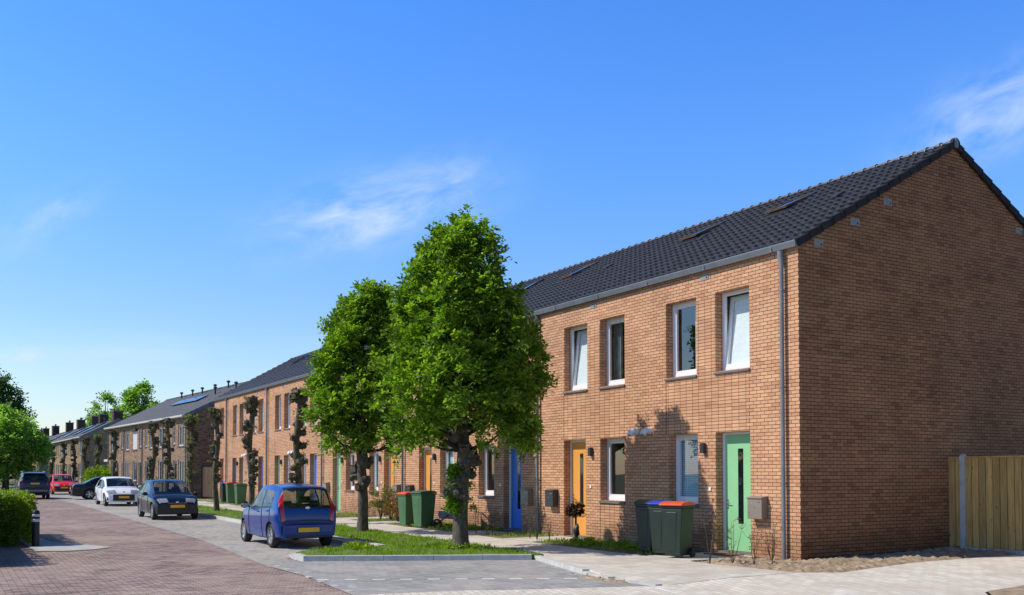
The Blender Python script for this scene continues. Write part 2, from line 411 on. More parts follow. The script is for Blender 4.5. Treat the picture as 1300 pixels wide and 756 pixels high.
kerb([(.1, -4.57), (1.2, -4.46)], .13, -.2, -.06)

M['chalk'] = plain('chalk_white_paver', (.68, .66, .60), .8, var=.15, scale=12)
m = MB()
for i in range(10):
    t = i / 9.0
    x, y = -2.35 + (-.42 + 2.35) * t, -8.75 + (-5.05 + 8.75) * t
    Mx = Matrix.Translation((x, y, -.086)) @ Matrix.Rotation(math.atan2(3.7, 1.93), 4, 'Z')
    m.box(-.105, .105, -.05, .05, -.01, .004, Mx)
struct(m.build('road_markings', M['chalk']))
m = MB()
for i in range(14):
    t = i / 13.0
    x, y = -5.2 + 4.9 * t, -8.66 - .28 * t
    if i % 4 in (1, 3): continue
    Mx = Matrix.Translation((x, y, -.086)) @ Matrix.Rotation(-.057, 4, 'Z')
    m.box(-.11, .11, -.045, .045, -.01, .003, Mx)
struct(m.build('road_edge_markings', M['concrete']))

# paths up to the doors, laid on the garden strip
P = [0.0, -9.12, -18.28, -26.92, -35.3, -43.52]
END = -47.13
def pscale(i):
    return (P[i] - P[i + 1]) / 9.12 if i < 5 else .9
DOORS = [('green', 'orange'), ('blue', 'orange'), ('orange', 'green'), ('blue', 'green'), ('blue', 'blue'), ('orange', None)]
for i in range(6):
    s = pscale(i)
    for k, (a, b) in enumerate(((-2.52, -1.18), (-8.45, -7.05))):
        if DOORS[i][k] is None: continue
        x0, x1 = P[i] + a * s, P[i] + b * s
        struct(ground_poly('path', [(x0, -1.74), (x1, -1.74), (x1, .16), (x0, .16)], .012, M['slab'], thick=.05))

# rough earth heap along the gable: a real relief
def inpoly(x, y, pts):
    c = False; j = len(pts) - 1
    for i in range(len(pts)):
        if (pts[i][1] > y) != (pts[j][1] > y) and x < (pts[j][0] - pts[i][0]) * (y - pts[i][1]) / (pts[j][1] - pts[i][1]) + pts[i][0]: c = not c
        j = i
    return c
def relief(name, pts, step, amp, base, mat, edge=.25):
    xs = [p[0] for p in pts]; ys = [p[1] for p in pts]
    nx = int((max(xs) - min(xs)) / step) + 1; ny = int((max(ys) - min(ys)) / step) + 1
    idx = {}; m = MB()
    def edist(x, y):
        d = 9
        for i in range(len(pts)):
            a, b = Vector(pts[i]), Vector(pts[(i + 1) % len(pts)]); q = Vector((x, y)); ab = b - a
            t = max(0, min(1, (q - a).dot(ab) / ab.length_squared)); d = min(d, (a + ab * t - q).length)
        return d
    for i in range(nx):
        for j in range(ny):
            x, y = min(xs) + i * step, min(ys) + j * step
            if not inpoly(x, y, pts): continue
            k = min(1, edist(x, y) / edge)
            v = Vector((x, y, 0))
            h = (.5 + .5 * mnoise.noise(v * 1.3)) * .6 + abs(mnoise.noise(v * 5)) * .5 + abs(mnoise.noise(v * 13)) * .45 + max(0, mnoise.noise(v * 9 + Vector((3, 3, 0))) - .25) * .8
            idx[i, j] = len(m.v)
            m.v.append((x + mnoise.noise(v * 8) * step * .5, y + mnoise.noise(v * 8 + Vector((9, 0, 0))) * step * .5, base + (.02 * max(0, min(y, 5)) if base > -.05 else 0) + k * amp * h + gz(x)))
    for i in range(nx):
        for j in range(ny):
            q = [(i, j), (i + 1, j), (i + 1, j + 1), (i, j + 1)]
            if all(a in idx for a in q): m.f.append(tuple(idx[a] for a in q)); m.m.append(0)
    for k in range(int(nx * ny * .03)):
        x, y = rnd.uniform(min(xs), max(xs)), rnd.uniform(min(ys), max(ys))
        if inpoly(x, y, pts):
            r = rnd.uniform(.006, .02)
            m.ball((x, y, base + (.02 * max(0, min(y, 5)) if base > -.05 else 0) + amp * .55 + gz(x)), r, 6, 4, (1, 1, .7), .5)
    o = m.build(name, mat, smooth=60); o['kind'] = 'stuff'
    return o
o = relief('soil', [(-1.15, -1.8), (-.3, -1.92), (.4, -1.8), (1.5, -1.75), (1.85, -.95), (1.47, 1.5), (1.77, 4.3), (1.8, 4.43), (.005, 4.43), (.005, -.01), (-1.15, -.01)], .04, .12, -.03, M['soil'])
o['label'] = 'dry crumbly soil heaped along the foot of the brick gable wall'
o = relief('soil', [(-.9, -4.75), (.3, -4.9), (.9, -4.75), (.6, -4.5), (-.6, -4.52)], .03, .09, -.10, M['soil'], .2)
o['label'] = 'spilled dry soil on the grey pavers against the kerb'

# ------------------------------------------------------------------ the new terrace
s_roof = (9.057 - 6.22) / (4.848 + .14)
RID_Y, DEP = 4.85, 9.70
def wall_with_openings(m, x0, x1, z0, z1, ops, depth=.22, y=0.0):
    xs = sorted({x0, x1, *[a for o in ops for a in o[:2]]}); zs = sorted({z0, z1, *[a for o in ops for a in o[2:]]})
    for i in range(len(xs) - 1):
        for j in range(len(zs) - 1):
            cx, cz = (xs[i] + xs[i + 1]) / 2, (zs[j] + zs[j + 1]) / 2
            if any(o[0] < cx < o[1] and o[2] < cz < o[3] for o in ops): continue
            m.quad((xs[i], y, zs[j]), (xs[i + 1], y, zs[j]), (xs[i + 1], y, zs[j + 1]), (xs[i], y, zs[j + 1]))
    for a, b, c, d in ops:
        Y = y + depth
        m.quad((a, y, c), (a, y, d), (a, Y, d), (a, Y, c)); m.quad((b, y, c), (b, Y, c), (b, Y, d), (b, y, d))
        m.quad((a, y, d), (b, y, d), (b, Y, d), (a, Y, d)); m.quad((a, y, c), (a, Y, c), (b, Y, c), (b, y, c))

_cache = {}
def ring_frame(m, x0, x1, z0, z1, w, y0, y1, wb=None):
    wb = wb or w
    m.box(x0, x0 + w, y0, y1, z0, z1); m.box(x1 - w, x1, y0, y1, z0, z1)
    m.box(x0 + w, x1 - w, y0 + .001, y1, z1 - w, z1); m.box(x0 + w, x1 - w, y0 + .001, y1, z0, z0 + wb)

def make_window(parent, x0, x1, z0, z1, style, frame='white'):
    """white outer frame > opening sash > pane, plus what hangs behind the glass and the sill outside"""
    w, h = round(x1 - x0, 3), round(z1 - z0, 3)
    root = None
    key = ('frame', w, h, frame)
    if key not in _cache:
        m = MB(); ring_frame(m, 0, w, 0, h, .075, .195, .28, .09); _cache[key] = m.mesh('window', M[frame])
    o = link('window', _cache[key], parent); o.location = (x0, 0, z0)
    if ('bv', w, h) not in _cache: pass
    bevel(o, .006, 1)
    key = ('sash', w, h, frame)
    if key not in _cache:
        m = MB(); ring_frame(m, -w / 2 + .07, w / 2 - .07, 0, h - .155, .06, -.03, .035, .075); _cache[key] = m.mesh('sash', M[frame])
        m = MB(); m.quad((-w / 2 + .12, 0, .06), (w / 2 - .12, 0, .06), (w / 2 - .12, 0, h - .205), (-w / 2 + .12, 0, h - .205)); _cache[('pane', w, h)] = m.mesh('pane', M['glass'])
    sa = link('sash', _cache[key], o); sa.location = (w / 2, .235, .082)
    if style == 'tilt': sa.rotation_euler = (R(-6.5), 0, 0)
    link('pane', _cache[('pane', w, h)], sa if False else o).location = (w / 2, .235, .082)
    pn = o.children[-1]
    if style == 'tilt': pn.rotation_euler = (R(-6.5), 0, 0)
    # sill
    key = ('sill', w)
    if key not in _cache:
        m = MB(); m.prism([(-.045, -.062), (.2, -.062), (.2, -.005), (-.045, -.022)], -.02, w + .02); _cache[key] = m.mesh('sill', M['stone'])
    link('sill', _cache[key], o)
    yb = .36 if style != 'tilt' else .29
    if style in ('tilt', 'roller'):
        hh = h * (1.0 if style == 'roller' else 1.0)
        m = MB(); m.quad((.05, 0, .03), (w - .05, 0, .03), (w - .05, 0, h - .16 if style == 'tilt' else h - .02), (.05, 0, h - .16 if style == 'tilt' else h - .02))
        b = m.build('roller_blind', M['blind'], o); b.location = (0, yb, 0)
        if style == 'tilt':
            b.location = (0, .285, .06); b.rotation_euler = (R(-6.5), 0, 0)
    elif style == 'venetian':
        m = MB(); n = int(h / .045)
        for k in range(n):
            z = .07 + k * (h - .1) / n
            m.poly([(.07, .0, z - .014), (w - .07, .0, z - .014), (w - .07, .03, z + .02), (.07, .03, z + .02)])
        m.tube([(w * .3, -.002, .06), (w * .3, -.002, h - .05)], .004, 5); m.tube([(w * .7, -.002, .06), (w * .7, -.002, h - .05)], .004, 5)
        m.build('venetian_blind', M['slat_blind'], o).location = (0, .29, 0)
    elif style in ('curtain', 'lace'):
        m = MB()
        rg = ((.04, w * .36),) if style == 'curtain' else ((w * .52, w * .74),)
        for a, b_ in rg:
            k = 14
            for q in range(k):
                xa, xb = a + (b_ - a) * q / k, a + (b_ - a) * (q + 1) / k
                ya, yb2 = .03 * math.sin(q * 1.9), .03 * math.sin((q + 1) * 1.9)
                m.quad((xa, ya, .03), (xb, yb2, .03), (xb, yb2, h), (xa, ya, h))
        m.build('curtain', M['lace' if style == 'lace' else 'curtain'], o, smooth=60).location = (0, yb + .05, 0)
    return o

def make_door(parent, x0, x1, z0, z1, colour, slot_c=.47):
    w, h = x1 - x0, z1 - z0
    m = MB(); m.box(.06, w - .06, .225, .275, .03, h - .06)
    d = m.build('door', M[colour + '_door'], parent); d.location = (x0, 0, z0); bevel(d, .004, 1)
    if colour != 'orange' or True: pass
    m = MB(); m.box(0, .058, .19, .29, 0, h); m.box(w - .058, w, .19, .29, 0, h); m.box(.058, w - .058, .19, .29, h - .058, h)
    bevel(m.build('door_frame', M['white'], d), .005, 1)
    c = w * slot_c
    m = MB(); m.box(c - .075, c + .075, .219, .24, h * .24, h * .86); m.build('pane', M['dark_glass'], d)
    m = MB(); m.box(.105, .14, .212, .226, .92, 1.12); m.tube([(.122, .215, 1.04), (.122, .175, 1.04), (.235, .17, 1.04)], .009, 8); m.ball((.122, .216, .96), .014, 8, 5)
    m.build('handle', M['metal'], d, smooth=40)
    m = MB(); m.box(-.0, w, .02, .22, -.03, .028); m.build('threshold', M['stone'], d)
    return d

terrace = thing('terraced_house_row', 'long new orange brick terrace with dark tiled roof and green, orange and blue front doors', 'terrace', (0, 0, 0))

lower, upper, doors = [], [], []
for i in range(6):
    s = pscale(i); x = P[i]; dz = gz(x - 4)
    D1 = (x - 2.37 * s, x - 1.34 * s, .03 + dz, 2.58); doors.append((D1, DOORS[i][0]))
    W1 = (x - 3.92 * s, x - 2.94 * s, 1.02, 2.58)
    U1, U2 = (x - 2.36 * s, x - 1.34 * s, 3.88, 5.59), (x - 4.01 * s, x - 2.97 * s, 3.88, 5.59)
    if i == 5:
        W1 = (x - 3.30, x - 2.60, 1.02, 2.58); U2 = (x - 3.30, x - 2.60, 3.88, 5.59)
    lower.append((W1, i, 0)); upper += [(U1, i, 0), (U2, i, 1)]
    if i < 5:
        D2 = (x - 8.27 * s, x - 7.25 * s, .03 + dz, 2.58); doors.append((D2, DOORS[i][1]))
        lower.append(((x - 6.61 * s, x - 5.59 * s, 1.02, 2.58), i, 1))
        upper += [((x - 6.61 * s, x - 5.58 * s, 3.88, 5.59), i, 2), ((x - 8.25 * s, x - 7.17 * s, 3.88, 5.59), i, 3)]
ops = [d[0] for d in doors] + [w[0] for w in lower] + [w[0] for w in upper]
m = MB()
wall_with_openings(m, END, 0, -.35, 6.15, ops)
gab = [(0, -.35), (DEP, -.35), (DEP, 6.15), (RID_Y, 6.15 + s_roof * RID_Y - .02), (0, 6.15)]
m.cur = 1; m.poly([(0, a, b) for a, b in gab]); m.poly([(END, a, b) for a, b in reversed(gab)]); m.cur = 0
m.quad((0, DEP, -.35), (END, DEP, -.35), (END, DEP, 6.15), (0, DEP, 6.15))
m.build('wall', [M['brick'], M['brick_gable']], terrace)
m = MB(); m.quad((END + .02, .5, .12), (-.02, .5, .12), (-.02, DEP - .02, .12), (END + .02, DEP - .02, .12))
m.quad((END + .02, .3, 2.95), (-.02, .3, 2.95), (-.02, DEP - .02, 2.95), (END + .02, DEP - .02, 2.95))
m.quad((END + .02, 4.0, .1), (-.02, 4.0, .1), (-.02, 4.0, 6.0), (END + .02, 4.0, 6.0))
m.build('inside_walls', plain('dim_plaster', (.34, .33, .31), .9), terrace)
rs = random.Random(3)
for (o4, i, k) in upper:
    st = {0: 'tilt', 1: 'lace', 2: 'curtain', 3: 'tilt'}[k] if i == 0 else rs.choice(['curtain', 'roller', 'roller', 'tilt', 'lace', 'none'])
    make_window(terrace, *o4, st)
for (o4, i, k) in lower:
    st = ('venetian' if k == 0 else 'none') if i == 0 else rs.choice(['curtain', 'none', 'roller', 'lace', 'venetian'])
    make_window(terrace, *o4, st)
for (o4, c) in doors: make_door(terrace, *o4, c, .50)

# panels of stacked headers between storeys, each with its dark movement joint
for i in range(6):
    s = pscale(i); x = P[i]
    def panel(a, b, z0, z1, joint=True):
        m = MB(); xa, xb = x + a * s, x + b * s
        m.quad((xa, -.004, z0), (xb, -.004, z0), (xb, -.004, z1), (xa, -.004, z1))
        for p, q in (((xa, z0), (xb, z0)), ((xb, z0), (xb, z1)), ((xb, z1), (xa, z1)), ((xa, z1), (xa, z0))):
            m.quad((p[0], 0, p[1]), (q[0], 0, q[1]), (q[0], -.004, q[1]), (p[0], -.004, p[1]))
        if joint:
            m.cur = 1; m.box(xa - .014, xa - .001, -.0065, .001, z0, z1); m.cur = 0
        m.build('brick_panel', [M['brick_stack'], M['black']], terrace)
    if i < 5:
        panel(-8.25, -5.60, 2.60, 3.815); panel(-6.60, -5.60, .02, .955); panel(-7.155, -6.62, 3.83, 5.45, False)
    panel(-4.0, -1.36, 2.60, 3.815) if i < 5 else None
    if i < 5:
        panel(-3.90, -2.96, .02, .955); panel(-2.955, -2.375, 3.83, 5.45, False)

# gutter, downpipes
m = MB()
m.prism([(-.022, 6.115), (-.105, 6.10), (-.145, 6.205), (-.145, 6.225), (-.133, 6.225), (-.098, 6.118), (-.03, 6.128), (-.03, 6.2), (-.022, 6.2)], END - .04, .045)
m.box(.040, .0455, -.142, -.022, 6.102, 6.205)
for k in range(24):
    xx = -.6 - k * 1.98
    if xx > END: m.box(xx, xx + .025, -.149, -.141, 6.10, 6.227)
m.build('gutter', M['zinc'], terrace)
for i in range(6):
    xx = P[i] - .36
    m = MB(); m.tube([(xx - .02, -.09, 6.08), (xx - .02, -.09, 5.98), (xx, -.085, 5.82), (xx, -.085, -.1)], [.062, .062, .042, .042], 14)
    for z in (5.3, 3.4, 1.5): m.lathe([(.046, z - .02), (.049, z), (.046, z + .02)], 14, 'z', (xx, -.085, 0)); m.box(xx - .012, xx + .012, -.05, .0, z - .012, z + .012)
    m.build('downpipe', M['zinc'], terrace, smooth=40)

# roof: real pantile relief, one sheet per slope
def tile_slope(m, x0, x1, y0, z0, slope, run, tw, course, sub, wave, riser, sgn=1):
    """from the eave (y0, z0) up along +y (or -y)"""
    ang = math.atan(slope); Ls = run / math.cos(ang); rows = int(math.ceil(Ls / course)); nt_ = int(round((x1 - x0) / tw))
    cols = [(x0 + (x1 - x0) * i / (nt_ * sub), (i % sub) / sub) for i in range(nt_ * sub + 1)]
    def prof(u):
        return wave * math.sin(PI * (u - .55) / .45) if u > .55 else -wave * .25 * math.sin(PI * u / .55)
    n0 = len(m.v); lines = []
    for r in range(rows):
        a, b = r * course, min((r + 1) * course + .0, Ls)
        if a >= Ls: break
        lines += [(a, riser), (b, 0.0)]
    lines.insert(0, (0.0, -.02))
    for sgl, h in lines:
        for x, u in cols:
            hh = h + prof(u)
            yy = sgl * math.cos(ang) - hh * math.sin(ang); zz = sgl * math.sin(ang) + hh * math.cos(ang)
            m.v.append((x, y0 + sgn * yy, z0 + zz))
    k = len(cols)
    for r in range(len(lines) - 1):
        for c in range(k - 1):
            a = n0 + r * k + c
            f = (a, a + 1, a + k + 1, a + k)
            m.f.append(f if sgn > 0 else tuple(reversed(f))); m.m.append(1 if (lines[r + 1][1] == riser and cols[c][1] > .35) or r == 0 else 0)  # risers under the rolls take the dark material, a painted shadow
m = MB()
Y0 = -.095; Z0 = 6.20 + s_roof * (Y0)  + .03
tile_slope(m, END - .03, .0, Y0, Z0, s_roof, RID_Y - Y0 - .02, .215, .385, 7, .046, .052)
tile_slope(m, END - .03, .0, 2 * RID_Y - Y0, Z0, s_roof, RID_Y - Y0 - .02, .43, .385, 3, .02, .040, -1)
roof = m.build('roof', [M['tile'], M['gap']], terrace, smooth=32)
ridge_z = Z0 + s_roof * (RID_Y - Y0)
m = MB(); xx = .06; step = .345
while xx > END:
    prof = [(.098, -step - .02), (.104, -.04), (.125, -.035), (.125, 0.0), (.09, .0)]
    m.lathe(prof, 10, 'x', (xx, RID_Y, ridge_z - .03), R(-15), R(195)); xx -= step
m.build('ridge', M['ridge_tile'], terrace, smooth=40)
# verge: overlapping dark edge tiles down both rakes of the near gable, and of the far one
ang = math.atan(s_roof)
for X in (.0, END - .07):
    m = MB()
    for sg in (1, -1):
        n = 15
        for k in range(n):
            L0, L1 = k * .385, (k + 1) * .385 + .02
            if k == n - 1: L1 = 5.66
            for a, b, tt in ((L0, L1, 0),):
                def q(sl, h):
                    yy = sl * math.cos(ang) - h * math.sin(ang); return (yy, sl * math.sin(ang) + h * math.cos(ang))
                pr = [q(a, -.085), q(b, -.11), q(b, .03), q(a, .066)]
                yb = Y0 if sg > 0 else 2 * RID_Y - Y0
                m.prism([(yb + sg * p[0], Z0 + p[1]) for p in pr], X + .003, X + .068)
    m.lathe([(.0, .072), (.13, .072), (.135, -.0)], 12, 'x', (X, RID_Y, ridge_z - .03), R(-25), R(205))
    m.build('verge', M['verge'], terrace, merge=False)
m = MB(); m.box(-.0, .10, RID_Y - .07, RID_Y + .05, ridge_z - .13, ridge_z + .09); bevel(m.build('ridge_cap', M['zinc'], terrace), .03, 3)

# roof windows, tile vents
def roof_pt(y): return Z0 + s_roof * (y - Y0)
def skylight(xc, yc, opened):
    w, l = .80, 1.18
    Mx = Matrix.Translation((xc, yc, roof_pt(yc))) @ Matrix.Rotation(ang, 4, 'X')
    m = MB()
    for a, b, c, d in ((-w / 2, -w / 2 + .08, -l / 2, l / 2), (w / 2 - .08, w / 2, -l / 2, l / 2), (-w / 2 + .08, w / 2 - .08, -l / 2, -l / 2 + .1), (-w / 2 + .08, w / 2 - .08, l / 2 - .1, l / 2)):
        m.box(a, b, c, d, -.05, .085, Mx)
    m.box(-w / 2 - .06, w / 2 + .06, -l / 2 - .16, -l / 2 - .01, .0, .062, Mx)
    o = m.build('roof_window', M['lamp'], terrace)
    Ms = Mx @ Matrix.Translation((0, 0, .085)) @ Matrix.Rotation(R(-opened), 4, 'X')
    m = MB(); q = .03
    for a, b, c, d in ((-w / 2 + q, -w / 2 + .10, -l / 2 + q, l / 2 - q), (w / 2 - .10, w / 2 - q, -l / 2 + q, l / 2 - q), (-w / 2 + .10, w / 2 - .10, -l / 2 + q, -l / 2 + .11), (-w / 2 + .10, w / 2 - .10, l / 2 - .11, l / 2 - q)):
        m.box(a, b, c, d, -.012, .035, Ms)
    m.build('sash', M['lamp'] if not opened else M['old_wood'], o)
    m = MB(); m.box(-w / 2 + .095, w / 2 - .095, -l / 2 + .105, l / 2 - .105, .004, .018, Ms); m.build('pane', M['solar'] if opened else M['glass'], o)
    if not opened:
        m = MB(); m.box(-w / 2 + .095, w / 2 - .095, -l / 2 + .105, l / 2 - .105, -.02, -.012, Ms); m.build('blind', M['slat_blind'], o)
for i in range(5):
    s = pscale(i)
    for k, c in enumerate((-3.44, -6.64)):
        skylight(P[i] + c * s, 3.45, 5 if (i == 0) else (3 if (i, k) == (1, 0) else 0))
    for c in (-5.82, -.9 if i else -1.4):
        m = MB(); Mx = Matrix.Translation((P[i] + c * s, 2.75, roof_pt(2.75))) @ Matrix.Rotation(ang, 4, 'X')
        m.box(-.10, .10, -.14, .14, .0, .10, Mx); m.box(-.075, .075, -.155, -.135, .015, .085, Mx)
        bevel(m.build('tile_vent', M['lamp'], terrace), .02)

def nest_box(x, y, z, face):
    m = MB()
    if face == 'y': m.box(x - .13, x + .13, -.012, .05, z - .075, z + .075)
    else: m.box(-.05, .012, y - .13, y + .13, z - .075, z + .075)
    o = m.build('nest_box', M['plate'], terrace)
    m = MB()
    if face == 'y': m.lathe([(0, -.0145), (.024, -.0145), (.024, .0)], 12, 'y', (x + .07, 0, z - .025))
    else: m.lathe([(0, .0145), (.024, .0145), (.024, .0)], 12, 'x', (0, y + .07, z - .025))
    m.build('hole', M['black'], o)
for i in range(5):
    nest_box(P[i] - 2.68 * pscale(i), 0, 5.99, 'y'); nest_box(P[i] - 6.89 * pscale(i), 0, 5.99, 'y')
for y, z in ((.56, 6.25), (1.62, 6.81), (2.63, 7.36), (7.2, 7.34), (8.2, 6.8)): nest_box(0, y, z, 'x')

# wall lamps, fan cowls, bell pushes
def wall_lamp(x, z):
    m = MB(); m.box(x - .055, x + .055, -.10, -.012, z - .11, z + .11); o = m.build('wall_lamp', M['lamp'], terrace); bevel(o, .01)
    m = MB(); m.box(x - .03, x + .03, -.0125, .0, z - .04, z + .04); m.build('bracket', M['metal'], o)
def cowl(x, z, dark):
    m = MB(); m.lathe([(.0, -.05), (.085, -.05), (.09, 0.0)], 16, 'y', (x, 0, z))
    n = 9
    pts = [(x, -.03, z), (x, -.09, z + .0), (x - .01, -.16, z - .03), (x - .015, -.19, z - .10)]
    m.tube(pts, [.075, .08, .08, .075], 14)
    o = m.build('vent_cowl', M['white'], terrace, smooth=45)
    m = MB(); m.lathe([(0, -.004), (.066, -.004)], 14, 'z', (x - .015, -.19, z - .10)); m.build('opening', M['black'], o)
for i in range(6):
    s = pscale(i)
    wall_lamp(P[i] - 2.72 * s, 2.25)
    if i < 5:
        wall_lamp(P[i] - 6.97 * s, 2.25); cowl(P[i] - 5.12 * s, 2.70, False); cowl(P[i] - 4.62 * s, 2.70, i == 0)
        for c in (-2.55, -7.02):
            m = MB(); m.box(P[i] + c * s - .035, P[i] + c * s + .035, -.022, .0, 1.32, 1.40); bevel(m.build('bell_push', M['white'], terrace), .006)

# mailboxes hang on the wall: things of their own
def mailbox(x, z, mat, label):
    t = thing('mailbox', label, 'mailbox', (x, 0, z), 0, 'mailboxes on the brick fronts')
    m = MB(); m.box(-.20, .20, -.175, -.003, -.22, .20); bevel(m.build('box', mat, t), .01)
    m = MB(); m.prism([(-.195, .195), (-.195, .215), (-.0, .245), (-.0, .2)], -.205, .205); m.build('lid', mat, t)
    m = MB(); m.box(.07, .15, -.181, -.172, .12, .14); m.build('name_plate', M['metal'], t)
    m = MB(); m.lathe([(0, -.182), (.014, -.182), (.014, -.17)], 10, 'y', (.0, 0, .02)); m.build('lock', M['metal'], t)
mailbox(-1.06, 1.0, M['mailbox'], 'taupe metal mailbox beside the near green door and its downpipe')
mailbox(-10.05, 1.03, M['mailbox'], 'taupe metal mailbox half in shade beside the near blue door')
mailbox(-8.75, 1.03, M['lamp'], 'dark mailbox in tree shade, between a downpipe and the nearest orange door')
mailbox(-18.0, 1.05, M['lamp'], 'dark mailbox just above the orange lidded bin')
mailbox(-19.15, 1.06, M['mailbox'], 'taupe mailbox by the orange door that stands behind brown shrubs')
mailbox(-26.65, 1.08, M['mailbox'], 'taupe mailbox beside the green door behind the blue car')

# fence beyond the gable
fence = thing('garden_fence', 'tall timber board fence with concrete post joining the gable wall', 'fence', (0, 4.5, 0))
def board_run(x0, x1, name='board_panel'):
    m = MB(); x = x0; k = 0
    while x < x1 - .05:
        w = min(.145, x1 - x); t = rnd.uniform(-.004, .004)
        m.box(x, x + w - .004, -.030 + t, -.010 + t, .14 + t, 2.02 + t)
        m.box(x + w - .03, min(x + w + .035, x1), -.004, .014, .14, 2.01)
        x += .158; k += 1
    m.box(x0, x1, .02, .06, .35, .42); m.box(x0, x1, .02, .06, 1.05, 1.12); m.box(x0, x1, .02, .06, 1.75, 1.82)
    return m.build(name, M['wood'], fence)
board_run(.03, .30)
m = MB(); m.box(.03, .30, -.04, .07, 2.02, 2.05); m.build('capping', M['wood'], fence)
for j in range(3):
    xa = .42 + j * 1.92
    board_run(xa, xa + 1.80)
    m = MB(); m.box(xa, xa + 1.80, -.045, .075, 2.025, 2.06); m.build('capping', M['wood'], fence)
    m = MB(); m.box(xa - .005, xa + 1.805, -.03, .02, -.15, .135); m.build('gravel_board', M['kerb'], fence)
    m = MB(); m.frustum((xa - .115, xa - .005, -.06, .05), (xa - .115, xa - .005, -.06, .05), -.3, 2.07); m.frustum((xa - .115, xa - .005, -.06, .05), (xa - .08, xa - .04, -.03, .02), 2.07, 2.11)
    m.build('post', M['kerb'], fence)

# ------------------------------------------------------------------ the older terraces down the street
def old_terrace(name, label, A, B, eave, run_depth, pitch_deg, wallmat, rows, solar, chimneys, vents, rz_off=0.0):
    d = Vector((B[0] - A[0], B[1] - A[1])); L = d.length; rz = math.atan2(-d.y, -d.x)
    t = thing(name, label, 'terrace', (A[0], A[1], gz(A[0])), rz)      # local: facade y=0 from x=0 to x=-L
    sl = math.tan(R(pitch_deg)); RY = run_depth / 2
    ops = []
    for kind, x0, x1, z0, z1, *_ in rows: ops.append((x0, x1, z0, z1))
    m = MB(); wall_with_openings(m, -L, 0, -.5, eave, ops, .12)
    g = [(0, -.5), (run_depth, -.5), (run_depth, eave), (RY, eave + sl * RY), (0, eave)]
    m.poly([(0, a, b) for a, b in g]); m.poly([(-L, a, b) for a, b in reversed(g)])
    m.quad((0, run_depth, -.5), (-L, run_depth, -.5), (-L, run_depth, eave), (0, run_depth, eave))
    m.build('wall', wallmat, t)
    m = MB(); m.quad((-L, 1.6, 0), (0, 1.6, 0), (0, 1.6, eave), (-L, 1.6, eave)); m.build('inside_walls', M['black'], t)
    m = MB(); ang = math.atan(sl)
    tile_slope(m, -L - .05, .0, -.25, eave - .25 * sl + .1, sl, RY + .25, .6, .34, 3, .02, .02)
    tile_slope(m, -L - .05, .0, run_depth + .25, eave - .25 * sl + .1, sl, RY + .25, 1.2, .34, 2, .02, .02, -1)
    rf = m.build('roof', [M['old_tile'], M['lamp']], t, smooth=30)
    ztop = eave + .1 + sl * RY
    m = MB()
    x = 0
    while x > -L: m.lathe([(.09, -.42), (.12, -.02), (.12, 0)], 8, 'x', (x, RY, ztop - .02), R(-10), R(190)); x -= .42
    m.build('ridge', M['old_tile'], rf)
    m = MB()
    for yb, sg in ((-.25, 1), (run_depth + .25, -1)):
        za = eave - .25 * sl + .1
        pr = [(yb, za - .22), (yb + sg * (RY + .25), za - .22 + sl * (RY + .25)), (yb + sg * (RY + .25), za + .03 + sl * (RY + .25)), (yb, za + .03)]
        for X in (0.01, -L - .07):
            m = MB(); m.prism(pr, X, X + .06); m.build('verge_board', M['zinc'], t)
    m = MB(); m.prism([(-.26, eave - .14), (-.36, eave - .13), (-.38, eave - .02), (-.26, eave - .02)], -L - .05, .06)
    m.box(-L, 0, -.26, -.002, eave - .14, eave - .11); m.build('gutter', M['offwhite'], t)
    for kind, x0, x1, z0, z1, *opt in rows:
        if kind == 'w':
            m = MB(); ring_frame(m, x0, x1, z0, z1, .08, .06, .12)
            if x1 - x0 > 1.0: m.box(x0 + (x1 - x0) * .5 - .035, x0 + (x1 - x0) * .5 + .035, .062, .12, z0 + .08, z1 - .08)
            w = m.build('window', M['offwhite'], t)
            m = MB(); m.quad((x0 + .06, .1, z0 + .06), (x1 - .06, .1, z0 + .06), (x1 - .06, .1, z1 - .06), (x0 + .06, .1, z1 - .06)); m.build('pane', M['glass'], w)
            m = MB(); m.box(x0 - .05, x1 + .05, -.06, .06, z0 - .07, z0 - .004); m.build('sill', M['stone'], w)
            if opt and opt[0] == 'shut':
                m = MB(); m.box(x0 + .02, x1 - .02, .015, .05, z0 + .01, z1 - .01)
                for k in range(int((z1 - z0) / .09)): m.box(x0 + .02, x1 - .02, .008, .015, z0 + .02 + k * .09, z0 + .085 + k * .09)
                m.build('roller_shutter', M['offwhite'], w); m = MB(); m.box(x0 - .05, x1 + .05, -.18, .0, z1, z1 + .2); m.build('shutter_box', M['lamp'], w)
            else:
                m = MB(); m.quad((x0, .4, z0), (x0 + (x1 - x0) * .4, .4, z0), (x0 + (x1 - x0) * .4, .4, z1), (x0, .4, z1)); m.build('curtain', M['lace'], w)
        elif kind == 'd':
            m = MB(); m.box(x0 + .06, x1 - .06, .07, .115, z0, z1 - .06); dd = m.build('door', plain('dark_door_paint', opt[0], .4), t)
            m = MB(); m.box(x0, x0 + .06, .05, .12, z0, z1); m.box(x1 - .06, x1, .05, .12, z0, z1); m.box(x0 + .06, x1 - .06, .052, .12, z1 - .06, z1); m.build('door_frame', M['offwhite'], dd)
            m = MB(); m.box(x0 + .25, x1 - .25, .066, .08, z0 + 1.1, z1 - .25); m.build('pane', M['dark_glass'], dd)
        elif kind == 'a':
            pass
    k = 0
    x = -.25
    for x in [-.2] + [-L * q for q in (.25, .5, .75)] + [-L + .2]:
        m = MB(); m.tube([(x, -.3, eave - .2), (x, -.05, eave - .45), (x, -.05, -.2)], .04, 8); m.build('downpipe', M['zinc'], t)
    def on_roof(x, y, up=0): return Matrix.Translation((x, y, eave + .1 + sl * y + up)) @ Matrix.Rotation(ang, 4, 'X')
